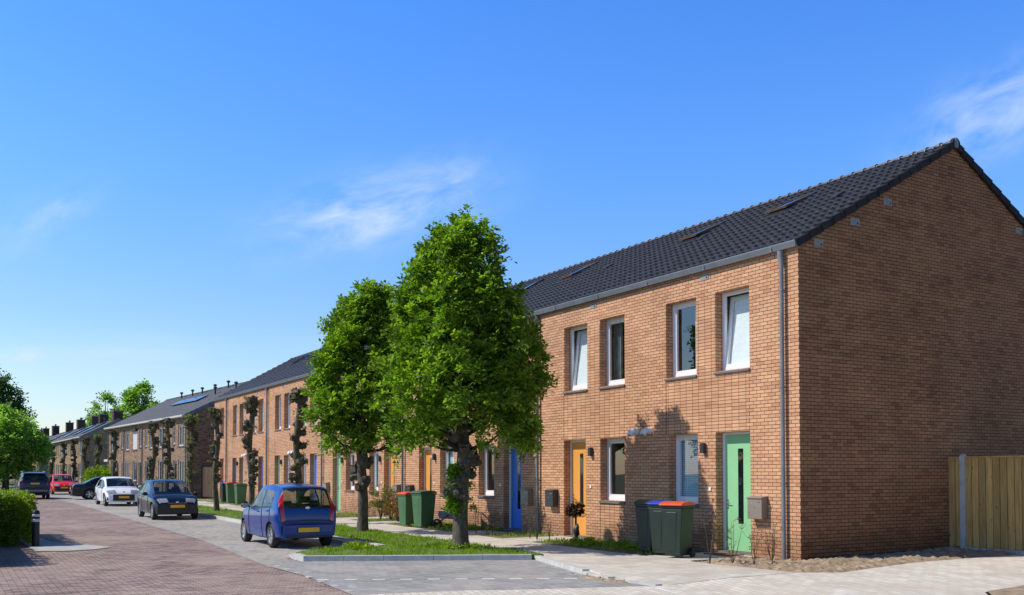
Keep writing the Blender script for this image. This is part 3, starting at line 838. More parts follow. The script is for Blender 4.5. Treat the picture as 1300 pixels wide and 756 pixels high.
    for x, y, n, w, l in solar:
        Mx = on_roof(x, y, .10)
        m = MB(); m.box(-w * n / 2, w * n / 2, -l / 2, l / 2, .0, .035, Mx); sp = m.build('solar_panel', M['solar_frame'], t)
        m = MB()
        for q in range(n): m.box(-w * n / 2 + q * w + .02, -w * n / 2 + (q + 1) * w - .02, -l / 2 + .02, l / 2 - .02, .036, .04, Mx)
        m.build('cells', M['solar'], sp)
    for x, y, h, w in chimneys:
        zb = eave + .1 + sl * (y - .45) - .05
        m = MB(); m.box(x - w / 2, x + w / 2, y - .45, y + .45, zb, ztop + h)
        c = m.build('chimney', M['chimney_brick'], t)
        m = MB(); m.box(x - w / 2 - .05, x + w / 2 + .05, y - .5, y + .5, ztop + h, ztop + h + .09)
        m.build('capping', M['plate'], c)
        for q in (-.25, .25):
            m = MB(); m.lathe([(.09, 0), (.09, .28), (.07, .28), (.07, .2)], 10, 'z', (x + q * w, y, ztop + h + .09)); m.build('chimney_pot', M['stone'], c)
    for x, y, h in vents:
        z = eave + .1 + sl * min(y, run_depth - y)
        m = MB(); m.tube([(x, y, z - .1), (x, y, z + h)], .06, 10); m.lathe([(.06, z + h - .02), (.13, z + h - .01), (.13, z + h + .1), (.03, z + h + .14), (0, z + h + .14)], 12, 'z', (x, y, 0))
        m.build('roof_vent', M['black'], t)
    return t

rows = []
def unit(x, shut=False, dc=(.04, .05, .06)):
    rows.extend([('w', x - 1.95, x - .75, .95, 2.45), ('d', x - 3.2, x - 2.3, .1, 2.4, dc), ('w', x - 2.0, x - .8, 3.35, 4.75), ('w', x - 3.35, x - 2.75, 3.5, 4.75)])
    rows.extend([('d', x - 5.1, x - 4.2, .1, 2.4, (.05, .02, .02)), ('w', x - 6.9, x - 5.5, .95, 2.45), ('w', x - 5.0, x - 4.4, 3.5, 4.75), ('w', x - 6.9, x - 5.6, 3.35, 4.75, 'shut' if shut else 'n')])
unit(0); unit(-7.3, True); unit(-14.6)
old_terrace('brown_brick_terrace', 'older brown brick terrace with blue solar panels and black flues on its grey roof', (-51.5, -.7), (-74.0, -2.4), 5.35, 9.4, 27, M['old_brick'],
            rows, [(-9.0, 2.7, 5, 1.35, 1.0)], [], [(-1.5, 3.7, .35), (-4.4, 3.2, .45), (-4.9, 4.3, .42), (-7.9, 4.3, .38), (-11, 4.3, .38), (-13.5, 4.3, .38), (-16.5, 4.3, .38)])
rows = []
for q in range(7): unit(-q * 7.0)
stacks = [(.9, 1.2), (9.4, .9), (14.7, .6), (26.4, 1.2), (36.7, 1.0), (51.7, 1.4), (63.6, .8), (70.0, .7), (80.0, 1.1), (93.0, 1.0)]
old_terrace('chimney_terrace', 'far yellow brick terrace with a row of dark brick chimneys along the ridge', (-95.0, -2.0), (-193.0, -4.6), 5.2, 6.9, 28, M['yellow_brick'],
            rows, [(-5.0, 1.75, 2, 1.2, 2.6), (-12.0, 1.75, 2, 1.2, 2.6), (-19.5, 1.75, 2, 1.2, 2.6), (-31.0, 1.75, 2, 1.2, 2.6)],
            [(-x, 3.45, .75 + .010 * x, w_) for x, w_ in stacks], [(-3, 2.6, .5), (-17, 2.6, .5)])

# timber gate between the two terraces, and a pale porch further on
t = thing('garden_gate', 'dark brown timber gate closing the gap before the brown terrace', 'gate', (-48.0, .25, gz(-48)))
m = MB()
for k in range(20): m.box(-.16 - k * .165, -.01 - k * .165, -.03 + .02 * (k % 2), -.005 + .02 * (k % 2), .05, 1.95)
m.build('board_panel', M['old_wood'], t); m = MB(); m.box(-3.3, 0, .02, .06, .4, .5); m.box(-3.3, 0, .02, .06, 1.5, 1.6); m.build('rail', M['old_wood'], t)
for x in (.07, -3.37): m = MB(); m.box(x - .06, x + .06, -.05, .07, -.2, 2.1); m.build('post', M['old_wood'], t)
t = thing('porch', 'small pale porch with flat canopy between the two older terraces', 'porch', (-79.5, -1.2, gz(-79)))
m = MB(); m.box(-2.0, 0, 0, 3.2, -.3, 2.5); m.build('wall', M['yellow_brick'], t); m = MB(); m.box(-2.3, .4, -.5, 3.4, 2.5, 2.7); m.build('roof', M['offwhite'], t)
m = MB(); m.box(-1.5, -.6, -.03, -.002, .1, 2.2); m.build('door', M['white'], t)

# ------------------------------------------------------------------ foliage
M['leaf'] = leafmat('hornbeam_leaf', (.040, .082, .010, 1), (.13, .215, .022, 1), (.29, .385, .05, 1), .46)
M['leaf_far'] = leafmat('far_leaf', (.08, .14, .035, 1), (.18, .28, .07, 1), (.30, .42, .13, 1), .55)
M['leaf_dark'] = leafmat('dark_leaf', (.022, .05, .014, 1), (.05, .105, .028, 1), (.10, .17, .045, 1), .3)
M['leaf_hedge'] = leafmat('hedge_leaf', (.05, .085, .008, 1), (.16, .225, .016, 1), (.34, .40, .035, 1), .4)
M['leaf_dry'] = leafmat('dry_leaf', (.09, .04, .015, 1), (.17, .085, .03, 1), (.24, .14, .05, 1), .3)
M['leaf_shrub'] = leafmat('shrub_leaf', (.06, .07, .015, 1), (.13, .13, .03, 1), (.24, .17, .05, 1), .3)
M['grass'] = leafmat('grass_blade', (.075, .13, .010, 1), (.165, .26, .018, 1), (.30, .36, .04, 1), .45)
def barkmat(name, a, b_, c):
    m, nt, b, out = newmat(name); co = objco(nt)
    mp = N(nt, 'ShaderNodeMapping'); mp.inputs['Scale'].default_value = (1, 1, .35); nt.links.new(co, mp.inputs[0])
    f = noise_(nt, mp.outputs[0], 14, 7, .65)
    nt.links.new(ramp(nt, f, [(.3, a), (.5, b_), (.72, c)]), b.inputs['Base Color']); b.inputs['Roughness'].default_value = .9
    bump(nt, b, f, .8, .03); return m
M['bark'] = barkmat('grey_bark', (.035, .028, .018, 1), (.085, .070, .048, 1), (.155, .13, .095, 1))
M['bark_dark'] = barkmat('knobbly_bark', (.024, .021, .012, 1), (.072, .064, .036, 1), (.15, .135, .08, 1))

M['twig'] = plain('dark_twig', (.022, .018, .012), .9)
def leaf_mesh(name, pos, dirs, nrm, size, mat, asp=.55):
    """kite-shaped leaves from arrays: base position, direction, face normal, length"""
    pos = np.asarray(pos, float); dirs = np.asarray(dirs, float); nrm = np.asarray(nrm, float); size = np.asarray(size, float)[:, None]
    dirs /= np.linalg.norm(dirs, axis=1, keepdims=True) + 1e-9
    side = np.cross(dirs, nrm); side /= np.linalg.norm(side, axis=1, keepdims=True) + 1e-9
    up = np.cross(side, dirs)
    n = len(pos)
    v = np.empty((n, 4, 3))
    v[:, 0] = pos
    v[:, 1] = pos + dirs * size * .5 + side * size * asp * .5 + up * size * .06
    v[:, 2] = pos + dirs * size - up * size * .10
    v[:, 3] = pos + dirs * size * .5 - side * size * asp * .5 + up * size * .06
    me = bpy.data.meshes.new(name)
    me.vertices.add(n * 4); me.loops.add(n * 4); me.polygons.add(n)
    me.vertices.foreach_set('co', v.ravel()); me.loops.foreach_set('vertex_index', np.arange(n * 4, dtype=np.int32))
    me.polygons.foreach_set('loop_start', np.arange(0, n * 4, 4, dtype=np.int32)); me.polygons.foreach_set('loop_total', np.full(n, 4, np.int32))
    me.materials.append(mat); me.update(calc_edges=True); me.validate()
    return me

def sprays(rng, centers, axes, per, twigs, tl, leaf, flat=.5):
    """each clump: a few twigs fanned round an axis, leaves alternate along each twig"""
    Pp, D, Nn, S = [], [], [], []
    for c, ax in zip(centers, axes):
        ax = ax / (np.linalg.norm(ax) + 1e-9)
        for k in range(twigs):
            d = ax + rng.normal(0, .55, 3); d /= np.linalg.norm(d)
            L = tl * rng.uniform(.6, 1.25)
            sd = np.cross(d, rng.normal(0, 1, 3)); sd /= np.linalg.norm(sd) + 1e-9
            pn = np.cross(d, sd)
            if pn[2] < 0: pn = -pn
            pn = pn + np.array([0, 0, flat]); pn /= np.linalg.norm(pn)
            sd = np.cross(d, pn)
            t = np.linspace(.1, 1, per) + rng.uniform(-.04, .04, per)
            base = c + d * (t * L)[:, None] - np.array([0, 0, 1]) * (t ** 2 * L * .18)[:, None]
            sg = np.where(np.arange(per) % 2 == 0, 1, -1)[:, None]
            Pp.append(base); D.append(d * .55 + sd * sg * .9 + rng.normal(0, .22, (per, 3))); Nn.append(pn + rng.normal(0, .28, (per, 3))); S.append(leaf * rng.uniform(.65, 1.25, per))
    return np.concatenate(Pp), np.concatenate(D), np.concatenate(Nn), np.concatenate(S)

def interp(tab, z): return np.interp(z, [a for a, b in tab], [b for a, b in tab])

def crown_clumps(rng, prof, n, lean=(0, 0), inner=.35, gap=.0, seed=0, lobe=.22):
    """the crown is a crowd of leafy lobes; the clumps sit on the lobes' outer shells, so dark gaps stay between them"""
    zs = [a for a, b in prof]; R0 = max(b for a, b in prof); C, A = [], []
    nl = max(24, int(n / 15)); Ls = []
    tries = 0
    while len(Ls) < nl and tries < 20000:
        tries += 1
        z = rng.uniform(zs[0], zs[-1]); r0 = interp(prof, z)
        if rng.uniform() > (r0 / R0) + .12: continue
        th = rng.uniform(0, 2 * PI); f = rng.uniform(.12, 1.0) ** .45
        rl = R0 * rng.uniform(.17, .31) * (.55 + .45 * r0 / R0)
        q = max(0.0, r0 - rl * .40) * f * (1 + lobe * .5 * mnoise.noise(Vector((math.cos(th) * 1.6, math.sin(th) * 1.6, z * .95 + seed * 5))))
        c = np.array([math.cos(th) * q, math.sin(th) * q, z])
        if any(np.linalg.norm((c - o) * np.array([1, 1, .75])) < (rl + ro) * .42 for o, ro in Ls): continue
        Ls.append((c, rl))
    while len(C) < n:
        c, rl = Ls[int(rng.integers(0, len(Ls)))]
        d = rng.normal(0, 1, 3); d /= np.linalg.norm(d)
        out = np.array([c[0], c[1], .35 * R0]); out /= np.linalg.norm(out) + 1e-9
        if d @ out < -.25 and rng.uniform() < .8: continue
        p = c + d * rl * rng.uniform(.72, 1.08) * np.array([1, 1, 1.25])
        p[:2] += np.array(lean) * (p[2] - zs[0])
        C.append(p); A.append(d * .8 + out * .6 + np.array([0, 0, .35]))
    return np.array(C), np.array(A)

def knobs(m, z0, z1, n, rad, rs, size=(.09, .17)):
    """pollard fists: lumps hugging the trunk"""
    for k in range(n):
        z = z0 + (z1 - z0) * (k + rs.uniform(.2, .8)) / n; th = rs.uniform(0, 2 * PI); r = rs.uniform(*size)
        q = rad(z)
        c = (math.cos(th) * (q + r * .30), math.sin(th) * (q + r * .30), z)
        m.ball(c, r, 9, 6, (1.0, 1.0, rs.uniform(.7, 1.1)), 1.1)
        for j in range(rs.randint(1, 3)):
            th2 = th + rs.uniform(-.5, .5)
            m.ball((math.cos(th2) * (q + r * 1.05), math.sin(th2) * (q + r * 1.05), z + rs.uniform(-.5, .5) * r), r * rs.uniform(.35, .6), 7, 5, (1, 1, 1), 1.0)
        for j in range(rs.randint(1, 4)):
            th2 = th + rs.uniform(-.6, .6); l = rs.uniform(.06, .2)
            a = Vector((math.cos(th2) * (q + r), math.sin(th2) * (q + r), z + r * .3))
            m.tube([a, a + Vector((math.cos(th2) * l * .6, math.sin(th2) * l * .6, l))], [.012, .004], 5)

def trunk_tube(m, z0, z1, r0, r1, rs, seg=14, n=26, wob=.03, flare=.35):
    pts, rad = [], []
    ph = rs.uniform(0, 6)
    for i in range(n):
        t = i / (n - 1); z = z0 + (z1 - z0) * t
        pts.append((wob * math.sin(z * 2.1 + ph), wob * math.cos(z * 1.7 + ph), z))
        rad.append((r0 + (r1 - r0) * t) * (1 + flare * math.exp(-(z - z0) * 7)) * (1 + .10 * mnoise.noise(Vector((0, ph, z * 3.1)))))
    m.tube(pts, rad, seg)
    return lambda z: float(np.interp(z, [p[2] for p in pts], rad))

def broad_tree(name, label, cat, loc, prof, nclump, seed, leaf=.105, per=9, twigs=6, tl=.42, trunk=None, mat='leaf', group=None, lean=(0, 0), knob=0, inner=.35, gap=.18, lobe=.22, sprout=0, barkm='bark', spires=0):
    rng = np.random.default_rng(seed); rs = random.Random(seed)
    t = thing(name, label, cat, loc, 0, group)
    r0, r1, ztr = trunk
    m = MB(); rad = trunk_tube(m, -.15, ztr, r0, r1, rs)
    if knob:
        knobs(m, 1.15, prof[0][0] + .5, knob, rad, rs, (.12, .2))
    C, A = crown_clumps(rng, prof, nclump, lean, inner, gap, seed, lobe)
    # leading shoots stand out of the crown like flames
    C2, A2 = [], []
    for k in range(spires):
        th = rng.uniform(0, 2 * PI); z = prof[0][0] + (prof[-1][0] - prof[0][0]) * rng.uniform(.45, .97); q = interp(prof, z) * rng.uniform(.75, .98); L = rng.uniform(.5, .9)
        for j in range(14):
            f = j / 13; C2.append([math.cos(th) * q * (1 + .12 * f) + rng.normal(0, .09 * (1 - f) + .02), math.sin(th) * q * (1 + .12 * f) + rng.normal(0, .09 * (1 - f) + .02), z - .25 + L * f]); A2.append([math.cos(th) * .5, math.sin(th) * .5, 1.0])
    if spires: C = np.vstack([C, C2]); A = np.vstack([A, A2])
    m.build('trunk', M[barkm], t, smooth=60)
    # limbs rise from the trunk towards a sample of the clumps
    m = MB(); sel = rng.choice(len(C), min(len(C), 70), replace=False)
    for k in sel:
        c = C[k]; zb = max(prof[0][0] - .25, min(c[2] - np.hypot(c[0], c[1]) * rng.uniform(.5, 1.0), ztr - .1))
        a = Vector((lean[0] * zb * .3, lean[1] * zb * .3, zb)); e = Vector(c); mid = a.lerp(e, .5) + Vector((0, 0, -.12 * (e - a).length))
        r = .02 + .018 * (e - a).length
        m.tube([a, a.lerp(mid, .55), mid, mid.lerp(e, .55), e], [r, r * .8, r * .62, r * .4, r * .15], 6)
    m.build('branches', M['twig'], t, smooth=60)
    link('crown', leaf_mesh('crown', *sprays(rng, C, A, per, twigs, tl, leaf), M[mat]), t)
    if sprout:
        C2, A2 = [], []
        for k in range(sprout):
            z = rng.uniform(.85, 1.85); th = rng.uniform(3.3, 5.5) if k % 12 else rng.uniform(0, 2 * PI)
            q = rad(z) + rng.uniform(-.02, .10); C2.append([math.cos(th) * q, math.sin(th) * q, z]); A2.append([math.cos(th), math.sin(th), .3])
        link('foliage', leaf_mesh('foliage', *sprays(rng, np.array(C2), np.array(A2), 5, 3, .12, .08), M['leaf']), t)
    return t

broad_tree('hornbeam_tree', 'tall leafy tree nearest the camera on the grass tip, leaf sprouts on its knobbly trunk', 'tree', (-6.14, -4.17, 0),
           [(2.45, 1.15), (2.8, 1.56), (3.4, 1.72), (4.2, 1.64), (5.1, 1.34), (5.9, 1.02), (6.45, .78), (6.85, .52), (7.12, .18)], 1450, 11, trunk=(.185, .05, 6.6), knob=15, sprout=230, leaf=.118, per=8, tl=.34, lean=(.022, -.03), inner=.3, gap=.24, lobe=.21, spires=9)
broad_tree('hornbeam_tree', 'second leafy street tree, overlapped by the taller one, with bare lower trunk', 'tree', (-12.75, -3.95, gz(-12.75)),
           [(2.55, .90), (2.95, 1.25), (3.6, 1.36), (4.5, 1.26), (5.4, 1.0), (6.1, .76), (6.6, .48), (6.95, .14)], 900, 23, trunk=(.165, .05, 6.3), knob=10, leaf=.122, per=8, tl=.34, inner=.3, gap=.22, lobe=.26, spires=8)

# pollards: three knobbly individuals, then copies with their own turn and height
GREEN_TOP = {3}
def pollard(seed, h, leafy):
    rs = random.Random(seed); rng = np.random.default_rng(seed)
    m = MB(); rad = trunk_tube(m, -.15, h - .15, .115, .095, rs, 12, 24, .045, .3)
    knobs(m, 1.15, h - .25, 12, rad, rs, (.10, .17))
    for k in range(8):
        th = rs.uniform(0, 2 * PI); d = rs.uniform(.05, .22)
        m.ball((math.cos(th) * d, math.sin(th) * d, h - rs.uniform(.08, .40)), rs.uniform(.12, .18), 9, 6, (1, 1, .85), 1.1)
    for k in range(26):
        th = rs.uniform(0, 2 * PI); d = rs.uniform(.05, .25); l = rs.uniform(.05, .16)
        a = Vector((math.cos(th) * d, math.sin(th) * d, h - .08)); m.tube([a, a + Vector((math.cos(th) * l, math.sin(th) * l, l * .9))], [.013, .004], 5)
    me = m.mesh('trunk', M['bark_dark'], 55)
    C, A = [], []
    for k in range(80 + 60 * leafy):
        z = rs.uniform(1.1, h) if k % 2 else h - rs.uniform(0, .45); th = rs.uniform(0, 2 * PI); q = rs.uniform(.12, .30)
        C.append([math.cos(th) * q, math.sin(th) * q, z]); A.append([math.cos(th), math.sin(th), .8])
    return me, leaf_mesh('foliage', *sprays(rng, np.array(C), np.array(A), 4, 2, .08, .06), M['leaf_shrub'] if not leafy else M['leaf_hedge'])
protos = [pollard(s, 4.45, s == 53) for s in (41, 47, 53, 59)]
spots = [(-17.8, 0, 'knobbly pollard directly behind the blue car roof'), (-23.5, 1, 'knobbly pollard beside the distant orange lidded bin'),
         (-28.95, 3, 'knobbly pollard at the far end of the orange brick terrace, by a dark car'), (-33.9, 2, 'greener pollard with sprouting top against the dark gable of the brown terrace'),
         (-39.3, 0, 'pollard in front of the near window of the brown terrace'), (-43.5, 1, 'pollard beside the downpipe in the middle of the brown terrace'),
         (-57.8, 3, 'pollard at the far end of the brown brick terrace, above the white car'), (-66.0, 2, 'ivy green pollard in the gap between the two older terraces'),
         (-73.5, 1, 'pollard against the dark gable of the chimney terrace'), (-81.6, 0, 'thin pollard before the near corner of the chimney terrace'), (-90.5, 3, 'distant pollard near the middle of the chimney terrace'), (-102.0, 1, 'most distant pollard, behind the red car')]
for k, (x, v, lb) in enumerate(spots):
    t = thing('pollard_tree', lb, 'tree', (x, -4.2, gz(x)), rnd.uniform(0, 6.28), 'bare knobbly pollards along the kerb')
    t.scale = (1, 1, 1 + rnd.uniform(-.02, .02))
    link('trunk', protos[v][0], t); link('foliage', protos[v][1], t)

# trees far off
far = [('big dark green tree towering at the far end of the street', (-132, -11.2), [(2, 2), (4, 4.5), (8, 5.8), (11, 5.2), (13, 3.4), (14.2, .8)], 900, 'leaf_dark', .42, 1.5),
       ('light green tree with a low crown before the taller dark one', (-82, -9.6), [(1.2, 1.0), (2.0, 2.3), (3.6, 2.8), (5.0, 2.2), (6.0, 1.1), (6.5, .3)], 700, 'leaf_far', .26, .9),
       ('broad bright green tree rising behind the chimneys', (-134.6, 10.2), [(4, 2), (7, 3.0), (9.8, 3.1), (11.8, 2.0), (13.0, .5)], 420, 'leaf_far', .42, 1.3),
       ('smaller hazy tree behind the chimneys', (-158.6, 8.6), [(5, 1.3), (8, 2.0), (10.8, 2.0), (12.6, 1.1), (13.4, .3)], 220, 'leaf_far', .45, 1.4),
       ('low green tree edging the far verge', (-100, -12.5), [(1.0, 1.5), (2.2, 3.2), (4.5, 3.4), (6.5, 2.0), (7.4, .4)], 420, 'leaf_far', .32, 1.0)]
for k, (lb, (x, y), prof, n, mt, lf, tl) in enumerate(far):
    broad_tree('broadleaf_tree', lb, 'tree', (x, y, gz(x)), prof, n, 100 + k, leaf=lf, per=7, twigs=5, tl=tl, trunk=(.3, .1, prof[-1][0] * .75), mat=mt, gap=.25, lobe=.3)
rng = np.random.default_rng(5)
def bushy(name, label, cat, loc, rx, ry, h, n, leaf, mat, per=6, twigs=4, tl=.16, stem=True, group=None, seed=5, z0=.08):
    rng = np.random.default_rng(seed); C, A = [], []
    for k in range(n):
        d = rng.normal(0, 1, 3); d /= np.linalg.norm(d); f = rng.uniform(.35, 1)
        p = d * f; C.append([p[0] * rx, p[1] * ry, max(.03, z0 + h * (.5 + .5 * p[2]))]); A.append([d[0], d[1], abs(d[2]) + .4])
    t = thing(name, label, cat, loc, 0, group)
    if stem:
        m = MB()
        for k in range(9):
            e = C[int(rng.integers(0, n))]; m.tube([(0, 0, -.05), (e[0] * .4, e[1] * .4, e[2] * .6), tuple(e)], [.014, .009, .003], 5)
        m.build('stems', M['bark_dark'], t)
    link('foliage', leaf_mesh('foliage', *sprays(rng, np.array(C), np.array(A), per, twigs, tl, leaf), M[mat]), t)
    return t
bushy('shrub', 'rounded yellow green bush behind the black sedan', 'shrub', (-63.5, -4.3, gz(-63)), 1.3, 1.3, 1.9, 240, .14, 'leaf_hedge', tl=.3, seed=8)
bushy('shrub', 'brownish loose shrub under the window left of an orange door, beside the second tree', 'shrub', (-18.95, -.8, gz(-19)), .75, .45, 1.15, 110, .06, 'leaf_shrub', seed=9)
bushy('shrub', 'rusty low shrub at the foot of a downpipe beside the bins', 'shrub', (-17.25, -.85, gz(-17)), .8, .4, .85, 90, .06, 'leaf_dry', seed=10)
bushy('shrub', 'green shrub at the foot of the orange door behind the second tree', 'shrub', (-18.2, -.7, gz(-18)), .4, .35, .95, 60, .06, 'leaf_shrub', seed=12)
t = bushy('potted_plant', 'withered black ball shaped plant in front of the nearest orange door', 'plant', (-6.62, -.75, 0), .20, .20, .42, 70, .05, 'leaf_dry', tl=.1, seed=14, z0=.55, stem=False)
t.children[0].data.materials[0] = leafmat('withered_leaf', (.012, .008, .006, 1), (.02, .014, .01, 1), (.07, .03, .015, 1), .1)
m = MB(); m.tube([(0, 0, 0), (.01, 0, .3), (0, .01, .6)], [.035, .03, .025], 8); m.ball((.05, 0, .28), .07, 8, 6, (1, 1, 2.2), .6); m.build('stem', M['black'], t, smooth=60)

# young hedge whips by the doors: each a thing
def whip(x, y, label, seed, h=.85, leaves=26, mat='leaf_dry', group='young bare hedge plants in the front gardens'):
    rs = random.Random(seed); rng = np.random.default_rng(seed)
    t = thing('hedge_sapling', label, 'sapling', (x, y, gz(x) - .02), 0, group)
    m = MB(); C, A = [], []
    for k in range(4):
        th = rs.uniform(0, 6.28); l = h * rs.uniform(.6, 1.0); q = rs.uniform(.04, .16); pts = [(0, 0, 0)]
        for j in range(1, 6):
            f = j / 5; pts.append((math.cos(th) * q * f + rs.uniform(-.015, .015), math.sin(th) * q * f + rs.uniform(-.015, .015), l * f))
        m.tube(pts, [.009, .008, .007, .005, .004, .002], 5)
        for j in range(5):
            a = Vector(pts[rs.randint(2, 5)]); b = a + Vector((rs.uniform(-.12, .12), rs.uniform(-.12, .12), rs.uniform(.02, .12))); m.tube([a, b], [.004, .002], 4); C.append(list(b)); A.append(list((b - a).normalized()))
    m.build('stems', M['bark'], t)
    idx = rng.choice(len(C), min(len(C), leaves), replace=False)
    link('foliage', leaf_mesh('foliage', *sprays(rng, np.array(C)[idx], np.array(A)[idx], 3, 1, .06, .045), M[mat]), t)
whip(-.55, -1.82, 'rusty leaved sapling, the leafiest of those at the near green door', 1, .95, 40)
whip(-.15, -1.62, 'thin sapling in front of the pane of the near green door', 2, .85, 12)
whip(.12, -1.35, 'short bushy sapling before the mailbox side of the near green door', 3, .8, 14)
whip(.28, -1.05, 'sapling at the edge of the near green door, under the taupe mailbox', 4, .8, 8)
whip(-.35, -.45, 'twiggy grey sapling against the brick between near green door and downpipe', 5, .65, 6)
whip(-7.62, -1.25, 'thin sapling before the frame of the nearest orange door', 6, .9, 10)
whip(-7.35, -1.05, 'small sapling at the foot of the nearest orange door', 7, .75, 8)
whip(-8.05, -1.2, 'sapling in tree shade beside the nearest orange door', 8, .9, 16)
whip(-9.65, -1.4, 'sapling in front of the near blue door', 9, .8, 8)
whip(-10.4, -1.5, 'sapling standing at the brick just before the near blue door', 10, .8, 8)
whip(-11.2, -.9, 'thin sapling under the window beside the near blue door', 11, .75, 5)
whip(-25.2, -.9, 'sapling at the foot of the green door behind the blue car', 12, .8, 12, 'leaf_shrub')

# grass blades on the verge and weeds in the gardens
def grass(label, polys, dens, h, seed, mat='grass', avoid=()):
    rng = np.random.default_rng(seed); Pp = []
    for pts, d in polys:
        xs = [p[0] for p in pts]; ys = [p[1] for p in pts]; n = int((max(xs) - min(xs)) * (max(ys) - min(ys)) * d * dens)
        X = rng.uniform(min(xs), max(xs), n); Y = rng.uniform(min(ys), max(ys), n)
        for x, y in zip(X, Y):
            if not inpoly(x, y, pts): continue
            q = mnoise.noise(Vector((x * 1.7, y * 1.7, seed)))
            if q < -.12 and rng.uniform() < .75: continue
            if any(a <= x <= b and c <= y <= e for a, b, c, e in avoid): continue
            Pp.append((x, y, gz(x) - .005, 1 + .8 * q))
    Pp = np.array(Pp); n = len(Pp)
    D = np.c_[rng.normal(0, .35, (n, 2)), np.ones(n)]; Nn = np.c_[rng.normal(0, 1, (n, 2)), np.zeros(n)]
    o = link('grass', leaf_mesh('grass', Pp[:, :3], D, Nn, h * Pp[:, 3] * rng.uniform(.5, 1.3, n), M[mat], .16)); o['kind'] = 'stuff'; o['label'] = label
    return o
grass('short green grass on the verge under the street trees', [([(-16, -5.1), (-7.75, -5.25), (-7.5, -7.25), (-7.0, -7.66), (-5.9, -7.7), (-4.05, -3.75), (-4.05, -3.36), (-16, -3.36)], 1), ([(-48, -5.0), (-16, -5.1), (-16, -3.36), (-48, -3.36)], .3)], 620, .075, 3)
gb = []
for i in range(6):
    s = pscale(i)
    for a, b in ((-7.0, -2.55), (-9.1, -8.48)) if i < 5 else ((-2.5, -2.2),): gb.append(([(P[i] + a * s, -1.72), (P[i] + b * s, -1.72), (P[i] + b * s, -.02), (P[i] + a * s, -.02)], 1 if i < 2 else .4))
    if i: gb.append(([(P[i] - 1.15 * s, -1.72), (P[i] - .05, -1.72), (P[i] - .05, -.02), (P[i] - 1.15 * s, -.02)], .6))
grass('patchy weeds and grass in the front gardens', gb, 330, .085, 4, 'grass')
rng = np.random.default_rng(77)
C = []
for k in range(90):
    x = rng.uniform(-6.6, -2.7); C.append([x, -.9 + rng.normal(0, .35), .01])
for k in range(60): C.append([rng.uniform(-14.2, -11.0), -.8 + rng.normal(0, .3), gz(-12) + .01])
for k in range(26): C.append([-7.3 + rng.normal(0, .22), -6.2 + rng.normal(0, .16), .01])
for k in range(22): C.append([-6.2 + rng.normal(0, .25), -4.35 + rng.normal(0, .2), .01])
C = np.array(C)
o = link('weeds', leaf_mesh('weeds', *sprays(rng, C, np.tile([0, 0, 1.0], (len(C), 1)), 5, 4, .13, .075), M['leaf_hedge'])); o['kind'] = 'stuff'; o['label'] = 'low broad leaved weeds in the grass and garden strips'

# clipped hedge on the near corner of the street
rng = np.random.default_rng(31)
C, A = [], []
def hedge_box(x0, x1, y0, y1, h, n):
    for k in range(n):
        x, y = rng.uniform(x0, x1), rng.uniform(y0, y1); z = rng.uniform(.1, h); f = rng.integers(0, 5); ax = [0, 0, 1.0]
        b = .1 * mnoise.noise(Vector((x * 1.5, y * 1.5, z * 1.5)))
        if f == 0: x = x1 + b; ax = [1, 0, .4]
        elif f == 1: y = y1 + b; ax = [0, 1, .4]
        elif f == 2: x = x1 - abs(rng.normal(0, .25)); ax = [.6, 0, .8]
        else: z = h + b - abs(rng.normal(0, .05))
        C.append([x, y, z - .1]); A.append(ax)
hedge_box(-18.2, -13.15, -16.0, -12.45, 1.22, 4200)
hedge_box(-13.6, -8.15, -16.0, -13.55, 1.22, 2400)
o = link('hedge', leaf_mesh('hedge', *sprays(rng, np.array(C), np.array(A), 4, 2, .13, .07), M['leaf_hedge']))
tag(o, 'clipped green hedge on the corner with sunlit yellowish top, behind the bollard', 'hedge')
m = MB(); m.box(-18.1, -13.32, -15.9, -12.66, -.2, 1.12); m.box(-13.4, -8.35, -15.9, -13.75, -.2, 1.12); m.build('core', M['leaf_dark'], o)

t = thing('bollard', 'black bollard lamp with two pale rings in front of the hedge', 'bollard', (-12.85, -12.32, -.1))
m = MB(); m.lathe([(0, -.1), (.085, -.1), (.085, .62), (.085, .62), (.085, .64)], 20); m.lathe([(.085, .68), (.085, .68), (.085, .76), (.085, .76)], 20); m.lathe([(.085, .80), (.085, .80), (.085, .86), (.06, .90), (0, .91)], 20); m.build('post', M['black'], t, smooth=40)
m = MB(); m.lathe([(.086, .625), (.090, .63), (.090, .69), (.086, .695)], 20); m.lathe([(.086, .75), (.090, .755), (.090, .805), (.086, .81)], 20); m.build('ring', M['offwhite'], t, smooth=40)
t = thing('drain_cover', 'dark drain grating set in the brick road near the hedge', 'drain', (-7.9, -11.3, -.098), R(20))
m = MB()
ring_frame_pts = [(-.3, .3, -.2, -.17), (-.3, .3, .17, .2), (-.3, -.27, -.17, .17), (.27, .3, -.17, .17)]
for a, b, c, d in ring_frame_pts: m.box(a, b, c, d, -.03, .006)
for k in range(9): m.box(-.25 + k * .06, -.225 + k * .06, -.17, .17, -.03, .004)
m.build('grating', M['lamp'], t)

